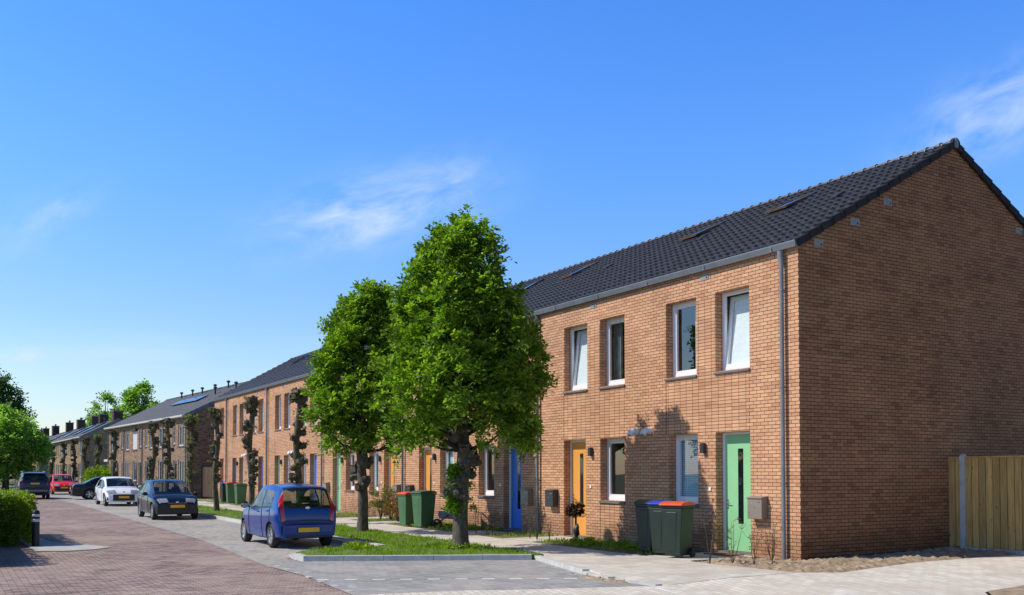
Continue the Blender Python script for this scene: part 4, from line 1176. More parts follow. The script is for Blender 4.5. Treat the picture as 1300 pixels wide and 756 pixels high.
# ------------------------------------------------------------------ wheelie bins
M['bin_green'] = plain('bin_green', (.055, .14, .06), .45, var=.08, scale=4)
M['bin_shaded'] = plain('bin_shaded_green', (.010, .024, .014), .5, var=.1, scale=4)  # green darkened so the near bins carry the tree's shade in their colour
M['lid_orange'] = plain('bin_orange_lid', (.62, .085, .018), .4, var=.05)
M['lid_blue'] = plain('bin_blue_lid', (.015, .05, .38), .4, var=.05)
M['lid_green'] = plain('bin_green_lid', (.05, .125, .055), .42, var=.05)
M['lid_dark'] = plain('bin_dark_lid', (.028, .05, .034), .45, var=.05)
def bin_(x, y, rz, body, lid, label, w=.47, d=.54, h=1.0, group='wheelie bins by the front doors'):
    t = thing('wheelie_bin', label, 'bin', (x, y, gz(x) + .004), rz, group)
    m = MB()
    a, b = w / 2 * .70, w / 2
    m.frustum((-a, a, -d / 2 * .80, d / 2 * .78), (-b * .97, b * .97, -d / 2 * .95, d / 2 * .98), .05, h - .06)
    m.frustum((-b * 1.02, b * 1.02, -d / 2 * 1.0, d / 2 * 1.02), (-b * 1.04, b * 1.04, -d / 2 * 1.02, d / 2 * 1.04), h - .058, h - .005)
    m.frustum((-a * .5, a * .5, -d / 2 * .83, -d / 2 * .7), (-b * .5, b * .5, -d / 2 * .975, -d / 2 * .8), .12, h - .12)
    o = m.build('body', body, t); bevel(o, .02, 2)
    m = MB()
    prof = [(-d / 2 * 1.10, h), (-d / 2 * 1.10, h + .025), (-d / 2 * .8, h + .065), (0, h + .085), (d / 2 * .8, h + .07), (d / 2 * 1.06, h + .03), (d / 2 * 1.06, h)]
    m.prism(prof, -b * 1.07, b * 1.07); o = m.build('lid', lid, t); bevel(o, .015, 2)
    m = MB(); m.tube([(-b * .8, d / 2 * 1.0, h - .03), (-b * .8, d / 2 * 1.25, h - .03), (b * .8, d / 2 * 1.25, h - .03), (b * .8, d / 2 * 1.0, h - .03)], .018, 8); m.build('handle', body, t)
    for sx in (-1, 1):
        m = MB(); m.lathe([(0, -.03), (.06, -.035), (.095, -.03), (.10, 0), (.095, .03), (.06, .035), (0, .03)], 20, 'x', (sx * (a + .05), d / 2 * .78, .10)); m.build('wheel', M['rubber'], t, smooth=40)
bin_(-3.02, -1.30, R(20), M['bin_shaded'], M['lid_dark'], 'shade-darkened green bin with green lid, farthest of the three from the near green door', .43, .48, 1.05)
bin_(-2.46, -1.38, R(22), M['bin_shaded'], M['lid_blue'], 'shade-darkened green bin with a blue lid between two other bins near the corner', .43, .48, 1.05)
bin_(-1.86, -1.50, R(24), M['bin_shaded'], M['lid_orange'], 'shade-darkened green bin with an orange lid, closest to the near green door', .48, .58, 1.05)
bin_(-14.62, -1.66, R(10), M['bin_green'], M['lid_orange'], 'sunlit green bin with orange lid, half hidden behind its green lidded neighbour')
bin_(-13.62, -1.60, R(12), M['bin_green'], M['lid_green'], 'large sunlit green bin with green lid between the two leafy trees', .52, .58, 1.06)
bin_(-38.9, -1.3, R(2), M['bin_shaded'], M['lid_blue'], 'distant bin with a blue lid behind the pollards')
bin_(-37.3, -1.4, R(-3), M['bin_green'], M['lid_orange'], 'distant bin with an orange lid behind the pollards', .52, .58, 1.05)
bin_(-35.6, -1.4, R(3), M['bin_green'], M['lid_green'], 'distant plain green bin half behind a pollard')

t = thing('pushchair', 'black pushchair with grey seat parked by the wall behind the near tree', 'pushchair', (-13.05, -.95, gz(-13) + .01), R(-25))
m = MB()
for sx in (-.24, .24):
    m.tube([(sx, -.42, .12), (sx, -.05, .45), (sx, .28, .98), (sx, .38, 1.02)], .016, 8); m.tube([(sx, .34, .13), (sx, .02, .45), (sx, -.30, .60)], .016, 8)
m.tube([(-.24, .38, 1.02), (.24, .38, 1.02)], .02, 8); m.tube([(-.24, -.30, .60), (.24, -.30, .60)], .016, 8); m.tube([(-.24, .34, .13), (.24, .34, .13)], .014, 8)
m.build('frame', M['black'], t)
m = MB(); m.prism([(-.40, .40), (-.36, .30), (.08, .28), (.30, .86), (.20, .90), (.0, .50), (-.38, .52)], -.23, .23); bevel(m.build('seat', plain('grey_fabric', (.20, .21, .22), .9), t), .02)
m = MB(); m.prism([(.28, .80), (.22, 1.0), (.05, 1.10), (-.15, 1.06), (-.26, .92), (-.20, .88), (.02, .98), (.2, .78)], -.25, .25); bevel(m.build('hood', M['black'], t), .02)
for x, y in ((-.26, -.42), (.26, -.42), (-.27, .34), (.27, .34)):
    m = MB(); m.lathe([(.10, -.02), (.135, -.02), (.14, 0), (.135, .02), (.10, .02), (.10, -.02)], 20, 'x', (x, y, .14)); m.lathe([(0, -.012), (.03, -.012), (.03, .012), (0, .012)], 10, 'x', (x, y, .14))
    for k in range(5): m.tube([(x, y, .14), (x, y + .105 * math.cos(k * 1.2566), .14 + .105 * math.sin(k * 1.2566))], .006, 4)
    m.build('wheel', M['rubber'], t)

M['mat'] = plain('coir_mat', (.17, .085, .045), .95, var=.3, scale=30, bmp=.5)
for x, lb in ((-1.86, 'brown doormat before the near green door'), (-10.97, 'brown doormat before the near blue door')):
    m = MB(); m.box(x - .36, x + .36, -.50, -.04, gz(x) + .012, gz(x) + .032); tag(m.build('doormat', M['mat']), lb, 'doormat', 'coir doormats')

# ------------------------------------------------------------------ cars
def paint(name, c, rough=.35, metal=.2):
    return plain(name, c, rough, metal, var=.04, scale=2, spec=.3, coat=.8)
M['car_glass'] = glassy('car_glass', (.66, .72, .70, 1))
M['car_glass_dark'] = glassy('car_glass_dark', (.07, .08, .085, 1))
M['tail_red'] = plain('tail_lamp', (.45, .012, .012), .12, var=.1, scale=25, coat=1.0)
M['head_clear'] = plain('head_lamp', (.40, .42, .43), .08, metal=.35, var=.6, scale=22, coat=1.0)
M['number_yellow'] = plain('yellow_plate', (.78, .42, .02), .45, var=.05)
M['rim'] = plain('alloy', (.50, .51, .53), .3, metal=.6, var=.06)
M['seat_fabric'] = plain('seat_fabric', (.035, .035, .04), .9)
M['chrome'] = plain('chrome', (.7, .7, .72), .12, metal=1.0, var=.02)

def catmull(rows, per):
    rows = np.array(rows, float); n = len(rows); out, T = [], []
    for i in range(n - 1):
        p0, p1, p2, p3 = rows[max(i - 1, 0)], rows[i], rows[i + 1], rows[min(i + 2, n - 1)]
        m1, m2 = (p2 - p0) * .5 * .85, (p3 - p1) * .5 * .85
        for k in range(per):
            t = k / per; a, b, c, d = 2 * t ** 3 - 3 * t ** 2 + 1, t ** 3 - 2 * t ** 2 + t, -2 * t ** 3 + 3 * t ** 2, t ** 3 - t ** 2
            out.append(a * p1 + b * m1 + c * p2 + d * m2); T.append(i + t)
    out.append(rows[-1]); T.append(n - 1.0)
    return np.array(out), np.array(T)

RING = 14
def car(sp, label, loc, rz, group=None, cat='car'):
    t = thing('parked_car', label, cat, loc, rz, group)
    S, T = catmull(sp['rows'], 6)
    ns = len(S); G = np.zeros((ns, RING, 3))
    for i in range(ns):
        x, zt, w, wt, zb = S[i]
        bl = float(np.interp(x, [a for a, b in sp['belt']], [b for a, b in sp['belt']]))
        bl = min(bl, zt - .045); bl = max(bl, zb + .06)
        gh = zt - bl
        dr = .095 if gh > .2 else .03 + .04 * gh / .2
        P6, E = np.array([w * .965, bl]), np.array([wt, zt - dr])
        def lp(f, bow=0.0): return P6 + (E - P6) * f + np.array([bow, 0])
        yz = [(0, zb), (w * .80, zb), (w * .94, zb + min(.05, (bl - zb) * .3)), (w * .985, zb + .36 * (bl - zb)), (w, zb + .66 * (bl - zb)), (w * .992, bl - min(.04, (bl - zb) * .2)), tuple(P6),
              lp(.09, .004), lp(.5, .014), lp(.9, .008), tuple(E), (wt * .92, zt - dr * .28), (wt * .5, zt + .003), (0, zt + .012)]
        for j, (y, z) in enumerate(yz): G[i, j] = (x, y, z)
    mats = [sp['paint'], M['black']]; names = [('body', None), ('body', None)]
    def midx(name, mat):
        names.append((name, mat)); mats.append(mat); return len(mats) - 1
    reg = []
    for name, mat, t0, t1, j0, j1, both in sp['regions']:
        if both: a = midx(name, mat); reg.append((t0, t1, j0, j1, a, a))
        else: reg.append((t0, t1, j0, j1, midx(name, mat), midx(name, mat)))
    side = []
    for x0, x1 in sp['side']: side.append((x0, x1, midx('side_window', sp['glass']), midx('side_window', sp['glass'])))
    m = MB(); loop = [(j, 1) for j in range(RING)] + [(j, -1) for j in range(RING - 2, 0, -1)]; K = len(loop)
    for i in range(ns):
        for j, s_ in loop: m.v.append((G[i, j, 0], G[i, j, 1] * s_, G[i, j, 2]))
    for i in range(ns - 1):
        tm = (T[i] + T[i + 1]) / 2; xm = (S[i][0] + S[i + 1][0]) / 2
        for k in range(K):
            k2 = (k + 1) % K; ja, sa = loop[k]; jb, sb = loop[k2]
            jm = min(ja, jb); sgn = 1 if k < RING - 1 else -1; mi = 0
            for t0, t1, j0, j1, a, b in reg:
                if t0 < tm < t1 and j0 <= jm < j1: mi = a if sgn > 0 else b
            if 6 <= jm < 9 and (S[i][1] - G[i, 6, 2]) > .17 and mi == 0:
                if (jm == 6 and any(x0 - .03 < xm < x1 + .03 for x0, x1, a, b in side)) or (side[0][1] <= xm <= side[1][0]): mi = 1
            if 7 <= jm < 9 and (S[i][1] - G[i, 6, 2]) > .17:
                for x0, x1, a, b in side:
                    if x0 < xm < x1: mi = a if sgn > 0 else b
            m.f.append((i * K + k, (i + 1) * K + k, (i + 1) * K + k2, i * K + k2)); m.m.append(mi)
    m.f.append(tuple(range(K))); m.m.append(0)
    m.f.append(tuple((ns - 1) * K + k for k in reversed(range(K)))); m.m.append(0)
    me = m.mesh('shell', mats)
    bm = bmesh.new(); bm.from_mesh(me); bmesh.ops.recalc_face_normals(bm, faces=bm.faces); bm.to_mesh(me); bm.free()
    tmp = bpy.data.objects.new('shell', me); COL.objects.link(tmp)
    W = sp['width'] / 2
    cut = MB(); cut.cur = 1
    for wx in sp['wheels']:
        for s_ in (-1, 1):
            y0, y1 = sorted((s_ * (W - .26), s_ * (W + .12))); r = sp['rw'] + .055; c = (wx, sp['rw'] + .01); n0 = len(cut.v); q = 32
            for y in (y0, y1):
                for k in range(q): cut.v.append((c[0] + r * math.cos(2 * PI * k / q), y, c[1] + r * math.sin(2 * PI * k / q)))
            for k in range(q): cut.f.append((n0 + k, n0 + (k + 1) % q, n0 + q + (k + 1) % q, n0 + q + k)); cut.m.append(1)
            cut.f.append(tuple(n0 + k for k in reversed(range(q)))); cut.m.append(1); cut.f.append(tuple(n0 + q + k for k in range(q))); cut.m.append(1)
    cme = cut.mesh('cutter', mats); bm = bmesh.new(); bm.from_mesh(cme); bmesh.ops.recalc_face_normals(bm, faces=bm.faces); bm.to_mesh(cme); bm.free()
    ct = bpy.data.objects.new('cutter', cme); COL.objects.link(ct)
    md = tmp.modifiers.new('arch', 'BOOLEAN'); md.operation = 'DIFFERENCE'; md.object = ct; md.solver = 'EXACT'
    bpy.context.view_layer.update(); dg = bpy.context.evaluated_depsgraph_get()
    res = bpy.data.meshes.new_from_object(tmp.evaluated_get(dg))
    bpy.data.objects.remove(tmp); bpy.data.objects.remove(ct)
    co = [v.co.copy() for v in res.vertices]
    groups = {}
    for p in res.polygons: groups.setdefault(p.material_index if p.material_index > 1 else 0, []).append((tuple(p.vertices), p.material_index))
    for gi, fs in groups.items():
        mm = MB(); idx = {}
        for vs, mi in fs:
            f = []
            for v in vs:
                if v not in idx: idx[v] = len(mm.v); mm.v.append(tuple(co[v]))
                f.append(idx[v])
            mm.f.append(tuple(f)); mm.m.append(mi if gi == 0 else 0)
        nm, mt = names[gi]
        mm.build(nm, [sp['paint'], M['black']] if gi == 0 else mt, t, smooth=38)
    bpy.data.meshes.remove(res)
    # seams: thin dark lines lying on the surface
    def srow(x, after=0):
        c = [i for i in range(ns) if T[i] > after]; return min(c, key=lambda i: abs(S[i][0] - x))
    mid_i = int(np.argmax(S[:, 1]))
    m = MB()
    for s_ in (-1, 1):
        for x in sp['doors']:
            i = srow(x); pts = [(G[i, j, 0], s_ * (G[i, j, 1] + .002), G[i, j, 2]) for j in range(2, 7)]
            m.tube(pts, .008, 4)
    for tt, j0 in sp['lines']:
        i = int(np.argmin(abs(T - tt)))
        pts = [Vector((G[i, j, 0], G[i, j, 1], G[i, j, 2])) for j in range(j0, RING)] + [Vector((G[i, j, 0], -G[i, j, 1], G[i, j, 2])) for j in range(RING - 2, j0 - 1, -1)]
        sgn = -1 if S[i][0] < 0 else 1
        m.tube([p + Vector((sgn * .002, 0, .001)) for p in pts], .009, 4)
    m.build('seam', M['black'], t)
    # trim along the flanks and handles, mirrors
    for s_ in (-1, 1):
        i = srow(sp['mirror_x']); b = Vector((G[i, 6, 0], s_ * G[i, 6, 1], G[i, 6, 2] + .06))
        m = MB(); m.ball((b.x + .0, b.y + s_ * .13, b.z + .03), .1, 12, 8, (.55, 1.0, .72)); m.tube([b, b + Vector((0, s_ * .12, .0))], .02, 6)
        mr = m.build('wing_mirror', sp['mirror'], t, smooth=50)
        m = MB(); m.box(b.x - .062, b.x - .05, b.y + s_ * .13 - .075, b.y + s_ * .13 + .075, b.z - .02, b.z + .08); m.build('mirror_glass', M['metal'], mr)
        for x in sp['handles']:
            i = srow(x); y = G[i, 5, 1]; z = G[i, 5, 2] - .03
            m = MB(); m.box(x - .09, x + .09, *sorted((s_ * (y - .005), s_ * (y + .022))), z - .016, z + .016); bevel(m.build('door_handle', sp['trim'], t), .008)
    # wheels
    rw = sp['rw']
    if ('wheel', rw, sp['spokes']) not in _cache:
        m = MB(); m.lathe([(rw * .66, -.085), (rw * .9, -.092), (rw * .985, -.07), (rw, -.03), (rw, .03), (rw * .985, .07), (rw * .9, .092), (rw * .66, .085), (rw * .64, .0), (rw * .66, -.085)], 36, 'y'); tm_ = m.mesh('wheel', M['rubber'], 40)
        m = MB(); m.lathe([(rw * .67, -.06), (rw * .68, .082), (rw * .63, .086), (rw * .60, .05), (rw * .58, .03)], 36, 'y')
        m.cur = 1; m.lathe([(0, .015), (rw * .62, .012)], 30, 'y'); m.cur = 0
        k = sp['spokes']
        for q in range(k):
            a = 2 * PI * q / k; Mx = Matrix.Rotation(a, 4, 'Y')
            m.box(.03, rw * .64, .03, .068, -rw * .105, rw * .105, Mx)
        m.lathe([(0, .08), (rw * .17, .078), (rw * .2, .05), (rw * .2, .03)], 20, 'y')
        _cache[('wheel', rw, sp['spokes'])] = (tm_, m.mesh('rim', [M['rim'] , M['black']], 30))
    tm_, rm_ = _cache[('wheel', rw, sp['spokes'])]
    for wx in sp['wheels']:
        for s_ in (-1, 1):
            w = link('wheel', tm_, t); w.location = (wx, s_ * (W - .125), rw); w.rotation_euler = (0, rnd.uniform(0, 1), 0 if s_ > 0 else PI)
            link('rim', rm_, w)
    # plates, badge
    for x, z, sg in sp['plates']:
        m = MB(); m.box(x - .012, x + .004, -.27, .27, z - .065, z + .065); pb = m.build('plate_holder', M['black'], t)
        m = MB(); xx = x + sg * .012; m.box(xx - .006, xx + .006, -.255, .255, z - .052, z + .052); m.build('number_plate', sp.get('plate_mat', M['number_yellow']), pb)
    for x, z in sp['badges']:
        m = MB(); m.ball((x, 0, z), .05, 12, 8, (.25, 1.15, .75)); m.build('badge', M['chrome'], t, smooth=50)
    for name, mat, boxes in sp['boxes']:
        for bx in boxes:
            m = MB(); m.box(*bx); bevel(m.build(name, mat, t), .012)
    # cabin
    cx, zf = sp['cabin']
    m = MB(); Wc = W - .12
    m.box(cx - 1.25, cx + 1.0, -Wc, Wc, sp['rw'] * .9, sp['rw'] * .9 + .04); m.box(cx + .62, cx + 1.0, -Wc, Wc, zf + .28, zf + .50); m.build('dashboard', M['seat_fabric'], t)
    for y in (-.36, .36):
        m = MB(); m.box(cx - .30, cx + .20, y - .24, y + .24, zf, zf + .14); Mx = Matrix.Translation((cx - .28, y, zf + .10)) @ Matrix.Rotation(R(-14), 4, 'Y'); m.box(-.07, .07, -.23, .23, 0, .50, Mx); m.box(-.05, .05, -.13, .13, .54, .70, Mx); bevel(m.build('seat', M['seat_fabric'], t), .03)
    m = MB(); Mx = Matrix.Translation((cx - 1.0, 0, zf + .05)) @ Matrix.Rotation(R(-14), 4, 'Y'); m.box(-.08, .08, -Wc * .85, Wc * .85, 0, .50, Mx)
    for y in (-.34, .34): m.box(-.05, .05, y - .12, y + .12, .52, .66, Mx)
    bevel(m.build('rear_bench', M['seat_fabric'], t), .03)
    m = MB(); st = Vector((cx + .42, .36, zf + .40)); pts = [st + Vector((.06 * math.sin(a) * 0 + .08 * math.sin(a), .18 * math.cos(a), .17 * math.sin(a))) for a in np.linspace(0, 2 * PI, 17)]; m.tube(pts, .016, 6, False); m.build('steering_wheel', M['black'], t)
    return t

def hatch(L, W, H, paint_, **kw):
    """small five door hatchback; rows run from the tail to the nose"""
    h = H / 1.5; l = L / 3.45; w = W / 1.5
    rows = [(-1.67, .42, .55, .47, .36), (-1.72, .56, .615, .56, .28), (-1.722, .74, .66, .585, .25), (-1.69, .93, .69, .60, .24), (-1.625, 1.12, .712, .60, .23), (-1.53, 1.34, .725, .575, .22), (-1.42, 1.435, .735, .555, .22), (-1.20, 1.475, .742, .556, .2), (-.7, 1.51, .748, .57, .19), (-.1, 1.50, .748, .57, .19),
            (.24, 1.43, .748, .565, .19), (.62, 1.20, .745, .60, .19), (.98, .975, .738, .63, .19), (1.2, .905, .73, .64, .19), (1.48, .79, .70, .60, .19), (1.63, .68, .65, .55, .2), (1.71, .54, .60, .49, .23), (1.70, .38, .52, .44, .3)]
    rows = [(x * l, z * h, a * w, b * w, c * h) for x, z, a, b, c in rows]
    sp = dict(rows=rows, belt=[(-1.7 * l, .98 * h), (-.6 * l, .93 * h), (1.0 * l, .86 * h), (1.7 * l, .8 * h)], paint=paint_, width=W, rw=.285, wheels=(-1.13 * l, 1.22 * l), glass=M['car_glass'],
              regions=[('rear_window', M['car_glass'], 3.35, 5.75, 11, 14, True), ('windshield', M['car_glass'], 10, 11.85, 11, 14, True),
                       ('taillight', M['tail_red'], 1.7, 5.2, 8, 11, False), ('headlight', M['head_clear'], 13.7, 15.2, 9, 12, False), ('grille', M['black'], 15.5, 17, 8, 14, True)],
              side=[(-1.22 * l, -.50 * l), (-.42 * l, .74 * l)], doors=[-1.12 * l, -.46 * l, .62 * l], lines=[(1.5, 8), (12.1, 9)], mirror_x=.60 * l, mirror=M['black'], trim=paint_, handles=(-.95 * l, -.2 * l), spokes=7,
              plates=[(-1.735 * l, .60 * h, -1)], badges=[(-1.70 * l, .90 * h)], boxes=[], cabin=(-.02, .42 * h))
    sp.update(kw); return sp

BLUE = paint('blue_car_paint', (.001, .034, .20), .25, .0)
sp = hatch(3.50, 1.54, 1.50, BLUE)
sp['plates'] = [(-1.812, .44, -1)]; sp['lines'] = [(1.5, 8), (3.22, 11), (5.7, 10), (12.1, 9)]
sp['badges'] = [(-1.727, .96)]
sp['regions'][0] = ('rear_window', M['car_glass'], 3.2, 5.8, 11, 14, True)
sp['boxes'] = [('rear_bumper', BLUE, [(-1.80, -1.70, -.62, .62, .29, .56)]), ('lower_trim', M['black'], [(-1.806, -1.72, -.50, .50, .25, .305)]), ('wiper', M['black'], [(-1.70, -1.675, -.30, .02, 1.045, 1.06)]), ('tailgate_grip', M['black'], [(-1.75, -1.70, -.16, .16, .66, .69)]), ('roof_aerial', M['black'], [(-1.15, -1.13, -.01, .01, 1.49, 1.60)])]
car(sp, 'bright blue small hatchback seen from behind with tall red tail lights', (-10.72, -6.80, -.094 + gz(-10.7)), PI)

NAVY = paint('navy_car_paint', (.006, .012, .032), .35, .3)
sp = hatch(3.95, 1.70, 1.47, NAVY, spokes=5)
sp['rw'] = .30; sp['cabin'] = (.05, .40); sp['plates'] = [(1.975, .50, 1)]; sp['badges'] = [(1.93, .66)]
sp['boxes'] = [('front_bumper', M['black'], [(1.80, 1.965, -.72, .72, .22, .56)]), ('grille_bar', M['chrome'], [(1.93, 1.955, -.34, .34, .615, .628)])]
sp['regions'][3] = ('headlight', M['head_clear'], 13.9, 15.2, 9, 12, False)
car(sp, 'dark navy hatchback parked facing the camera with clear oval headlights', (-25.9, -6.78, -.094 + gz(-26)), 0)

WHITE = paint('white_car_paint', (.78, .80, .82), .3, .0)
sp = hatch(4.25, 1.80, 1.48, WHITE, spokes=5)
sp['rw'] = .315; sp['cabin'] = (.05, .40); sp['plates'] = [(2.135, .46, 1)]; sp['badges'] = [(2.07, .72)]; sp['glass'] = M['car_glass_dark']; sp['mirror'] = WHITE
sp['boxes'] = [('lower_grille', M['black'], [(2.0, 2.118, -.52, .52, .27, .60)]), ('fog_lamp', M['lamp'], [(1.90, 2.07, -.80, -.62, .30, .46), (1.90, 2.07, .62, .80, .30, .46)])]
sp['regions'][3] = ('headlight', M['head_clear'], 13.7, 15.3, 8, 12, False)
sp['regions'][4] = ('front_panel', WHITE, 15.5, 17, 8, 14, True)
car(sp, 'white hatchback with dark lower grille parked behind the navy hatchback', (-41.3, -6.35, -.094 + gz(-41)), 0)

RED = paint('red_car_paint', (.72, .010, .006), .35, .0)
sp = hatch(4.1, 1.72, 1.50, RED, spokes=5)
sp['plates'] = [(2.06, .52, 1)]; sp['badges'] = [(2.0, .72)]; sp['glass'] = M['car_glass_dark']; sp['cabin'] = (.05, .40); sp['rw'] = .3
sp['boxes'] = [('bumper', M['black'], [(1.9, 2.05, -.55, .55, .27, .42)])]
car(sp, 'bright red hatchback facing the camera, half hidden by the dark sport utility car', (-67.5, -6.55, -.094 + gz(-67)), 0)

GREY = paint('slate_suv_paint', (.03, .036, .048), .35, .4)
def suv():
    sp = hatch(4.45, 1.85, 1.70, GREY, spokes=5)
    sp['rw'] = .345; sp['cabin'] = (.0, .55); sp['glass'] = M['car_glass_dark']; sp['plates'] = [(-2.235, .98, -1)]; sp['badges'] = []
    r = sp['regions']; r[0] = ('rear_window', M['car_glass_dark'], 3.7, 5.9, 11, 14, True); r[2] = ('taillight', M['tail_red'], 2.4, 3.8, 9, 11, False)
    rl = [(-1.5, .5, -.66, -.62, 1.72, 1.76), (-1.5, .5, .62, .66, 1.72, 1.76)]
    sp['boxes'] = [('roof_rail', M['metal'], rl), ('rear_bumper', M['lamp'], [(-2.30, -2.1, -.80, .80, .42, .62)]), ('skid_plate', M['zinc'], [(-2.315, -2.2, -.72, .72, .48, .60)]), ('roof_spoiler', GREY, [(-2.08, -1.82, -.60, .60, 1.60, 1.64)])]
    return sp
car(suv(), 'slate grey sport utility car with pale bumper strip driving away down the road', (-56.2, -9.35, -.10 + gz(-56)), PI)

def saloon(paint_, L=4.6):
    sp = hatch(L, 1.78, 1.43, paint_, spokes=5); l = L / 4.6
    sp['rows'] = [(-2.24, .40, .66, .56, .34), (-2.29, .58, .76, .68, .27), (-2.27, .80, .82, .72, .24), (-2.20, .93, .85, .74, .22), (-1.95, .985, .87, .75, .2), (-1.62, 1.01, .88, .74, .2), (-1.25, 1.22, .885, .66, .2), (-.90, 1.375, .885, .63, .2), (-.5, 1.42, .885, .62, .2), (0, 1.43, .885, .62, .2),
                  (.35, 1.37, .885, .62, .2), (.72, 1.17, .88, .68, .2), (1.08, .965, .87, .74, .2), (1.4, .92, .86, .75, .2), (1.85, .82, .82, .71, .2), (2.1, .72, .77, .66, .21), (2.24, .57, .70, .58, .24), (2.26, .40, .62, .52, .32)]
    sp['belt'] = [(-2.3, .92), (-1.2, .94), (1.0, .90), (2.2, .82)]; sp['rw'] = .32; sp['wheels'] = (-1.30, 1.42); sp['glass'] = M['car_glass_dark']
    r = sp['regions']; r[0] = ('rear_window', M['car_glass_dark'], 5.1, 6.9, 11, 14, True); r[1] = ('windshield', M['car_glass_dark'], 10, 11.9, 11, 14, True); r[2] = ('taillight', M['tail_red'], 1.9, 3.1, 8, 12, False)
    sp['side'] = [(-1.25, -.35), (-.28, .85)]; sp['doors'] = [-1.05, -.32, .78]; sp['lines'] = [(3.2, 9), (12.1, 9)]; sp['mirror_x'] = .72; sp['handles'] = (-.85, -.05)
    sp['plates'] = [(-2.3, .70, -1)]; sp['badges'] = []; sp['cabin'] = (-.02, .38)
    return sp
BLACK = paint('black_car_paint', (.006, .007, .012), .3, .2)
car(saloon(BLACK), 'black saloon parked nose in towards the houses beyond the white hatchback', (-52.6, -5.15, -.094 + gz(-52)), PI / 2)
car(saloon(paint('dark_grey_car_paint', (.02, .022, .025))), 'dark saloon on the far verge, mostly hidden by the picture edge', (-82.0, -11.6, -.1 + gz(-80)), 0)

# ------------------------------------------------------------------ sky, sun, camera
SUN_AZ = math.atan2(-math.cos(R(27)), -math.sin(R(27)))   # direction towards the sun, in the ground plane
SUN_EL = R(45)
w = bpy.data.worlds.new('World'); scene.world = w; w.use_nodes = True
nt = w.node_tree; nt.nodes.clear()
out = nt.nodes.new('ShaderNodeOutputWorld'); bg = nt.nodes.new('ShaderNodeBackground')
sky = nt.nodes.new('ShaderNodeTexSky'); sky.sky_type = 'NISHITA'; sky.sun_disc = False
sky.sun_elevation = SUN_EL; sky.sun_rotation = PI / 2 - SUN_AZ
sky.air_density = 1.15; sky.dust_density = .4; sky.ozone_density = 2.2; sky.altitude = 10
hs = nt.nodes.new('ShaderNodeHueSaturation'); hs.inputs['Saturation'].default_value = 1.18; hs.inputs['Value'].default_value = 1.0
nt.links.new(sky.outputs[0], hs.inputs['Color'])
co = nt.nodes.new('ShaderNodeTexCoord').outputs['Generated']
sz = nt.nodes.new('ShaderNodeSeparateXYZ'); nt.links.new(co, sz.inputs[0])
# clear deep blue in view, dimmed overhead out of view to cut fill light: tint by height above the horizon (half values, doubled below)
tint = ramp(nt, sz.outputs[2], [(0.0, (.72, .73, .90, 1)), (.15, (.62, .71, .85, 1)), (.30, (.54, .78, 1.15, 1)), (.46, (.46, .78, 1.25, 1)), (.60, (.22, .32, .46, 1)), (1.0, (.17, .24, .32, 1))])
sky_col = mixc(nt, 1.0, mixc(nt, 1.0, hs.outputs[0], tint, 'MULTIPLY'), (2, 2, 2, 1), 'MULTIPLY')
def vmath(op, a, b=None):
    n = nt.nodes.new('ShaderNodeVectorMath'); n.operation = op
    for i, v in enumerate((a, b)):
        if v is None: continue
        if isinstance(v, tuple): n.inputs[i].default_value = v
        else: nt.links.new(v, n.inputs[i])
    return n
def wisp(d, tilt, ra, rb, seed, lo, hi):
    """thin cirrus about a direction of the sky: a soft ellipse of noise drawn out along its own tilted axis"""
    D = Vector(d).normalized(); rt = Vector((D.y, -D.x, 0)).normalized(); up = rt.cross(D).normalized()
    t1 = rt * math.cos(tilt) + up * math.sin(tilt); t2 = -rt * math.sin(tilt) + up * math.cos(tilt)
    off = vmath('SUBTRACT', co, tuple(D)).outputs[0]
    aa = vmath('DOT_PRODUCT', off, tuple(t1)).outputs['Value']; bb = vmath('DOT_PRODUCT', off, tuple(t2)).outputs['Value']
    cb = nt.nodes.new('ShaderNodeCombineXYZ'); nt.links.new(mth(nt, 'MULTIPLY_ADD', aa, 1.0 / ra, seed), cb.inputs[0]); nt.links.new(mth(nt, 'MULTIPLY_ADD', bb, .9 / rb, seed * .37), cb.inputs[1])
    n = N(nt, 'ShaderNodeTexNoise', Scale=1.25, Detail=10.0, Roughness=.60, Distortion=.35); nt.links.new(cb.outputs[0], n.inputs['Vector'])
    k = ramp(nt, n.outputs['Fac'], [(lo, (0, 0, 0, 1)), (hi, (1, 1, 1, 1))])
    ea = mth(nt, 'POWER', mth(nt, 'MULTIPLY', aa, 1.0 / ra), 2.0); eb = mth(nt, 'POWER', mth(nt, 'MULTIPLY', bb, 1.0 / rb), 2.0)
    e = mth(nt, 'POWER', 2.718, mth(nt, 'MULTIPLY', mth(nt, 'ADD', ea, eb), -1.3))
    return mth(nt, 'MULTIPLY', k, e)
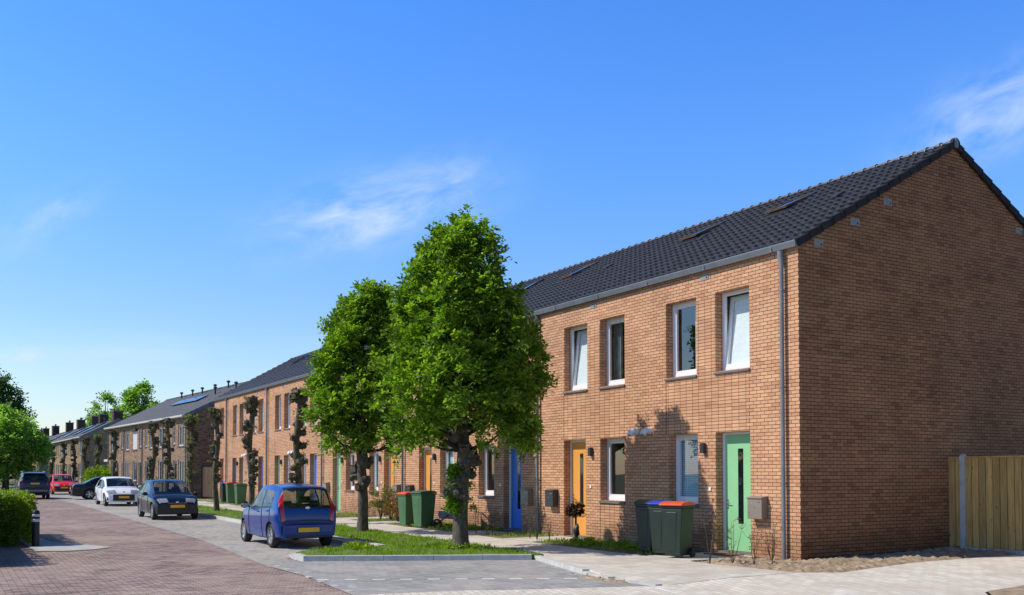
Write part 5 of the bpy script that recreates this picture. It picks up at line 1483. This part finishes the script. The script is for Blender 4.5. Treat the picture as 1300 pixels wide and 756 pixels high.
cl = [(wisp((-.893, .365, .262), R(15), .105, .034, 1.3, .36, .70), .95), (wisp((-.517, .796, .318), R(22), .075, .034, 4.1, .34, .70), .75), (wisp((-.868, .42, .282), R(24), .06, .03, 6.2, .40, .75), .6),
      (wisp((-.971, .078, .232), R(38), .05, .022, 7.7, .36, .7), .30), (wisp((-.983, .141, .112), R(3), .20, .022, 9.2, .40, .75), .40), (wisp((-.992, .061, .108), R(8), .03, .008, 2.6, .3, .6), .6)]
tot = None
for s_, k in cl:
    v = mth(nt, 'MULTIPLY', s_, k); tot = v if tot is None else mth(nt, 'MAXIMUM', tot, v)
col = mixc(nt, tot, sky_col, (7.6, 8.8, 10.0, 1))
nt.links.new(col, bg.inputs[0]); bg.inputs[1].default_value = .10
nt.links.new(bg.outputs[0], out.inputs[0])

sl_ = bpy.data.lights.new('sun', 'SUN'); sl_.energy = 5.0; sl_.angle = R(.53); sl_.color = (1.0, .93, .82)
so = bpy.data.objects.new('sun', sl_); COL.objects.link(so)
dvec = Vector((math.cos(SUN_AZ) * math.cos(SUN_EL), math.sin(SUN_AZ) * math.cos(SUN_EL), math.sin(SUN_EL)))
so.rotation_euler = dvec.to_track_quat('Z', 'Y').to_euler(); so.location = dvec * 60

cam = bpy.data.cameras.new('camera'); cam.sensor_width = 36; cam.lens = 1230 / 1300 * 36; cam.shift_y = (561.546 - 378) / 1300; cam.clip_end = 6000; cam.clip_start = .1
cob = bpy.data.objects.new('camera', cam); COL.objects.link(cob); scene.camera = cob
cob.location = (13.3346, -14.2638, 1.7)
yaw, pit = R(30.36535), R(1.84734)
fwd = Vector((-math.cos(yaw) * math.cos(pit), math.sin(yaw) * math.cos(pit), math.sin(pit)))
cob.rotation_euler = fwd.to_track_quat('-Z', 'Y').to_euler()

scene.view_settings.view_transform = 'Standard'; scene.view_settings.look = 'None'; scene.view_settings.exposure = 0; scene.view_settings.gamma = 1
scene.render.engine = 'CYCLES'
scene.cycles.max_bounces = 8; scene.cycles.transparent_max_bounces = 16; scene.cycles.use_denoising = True
bpy.context.view_layer.update()
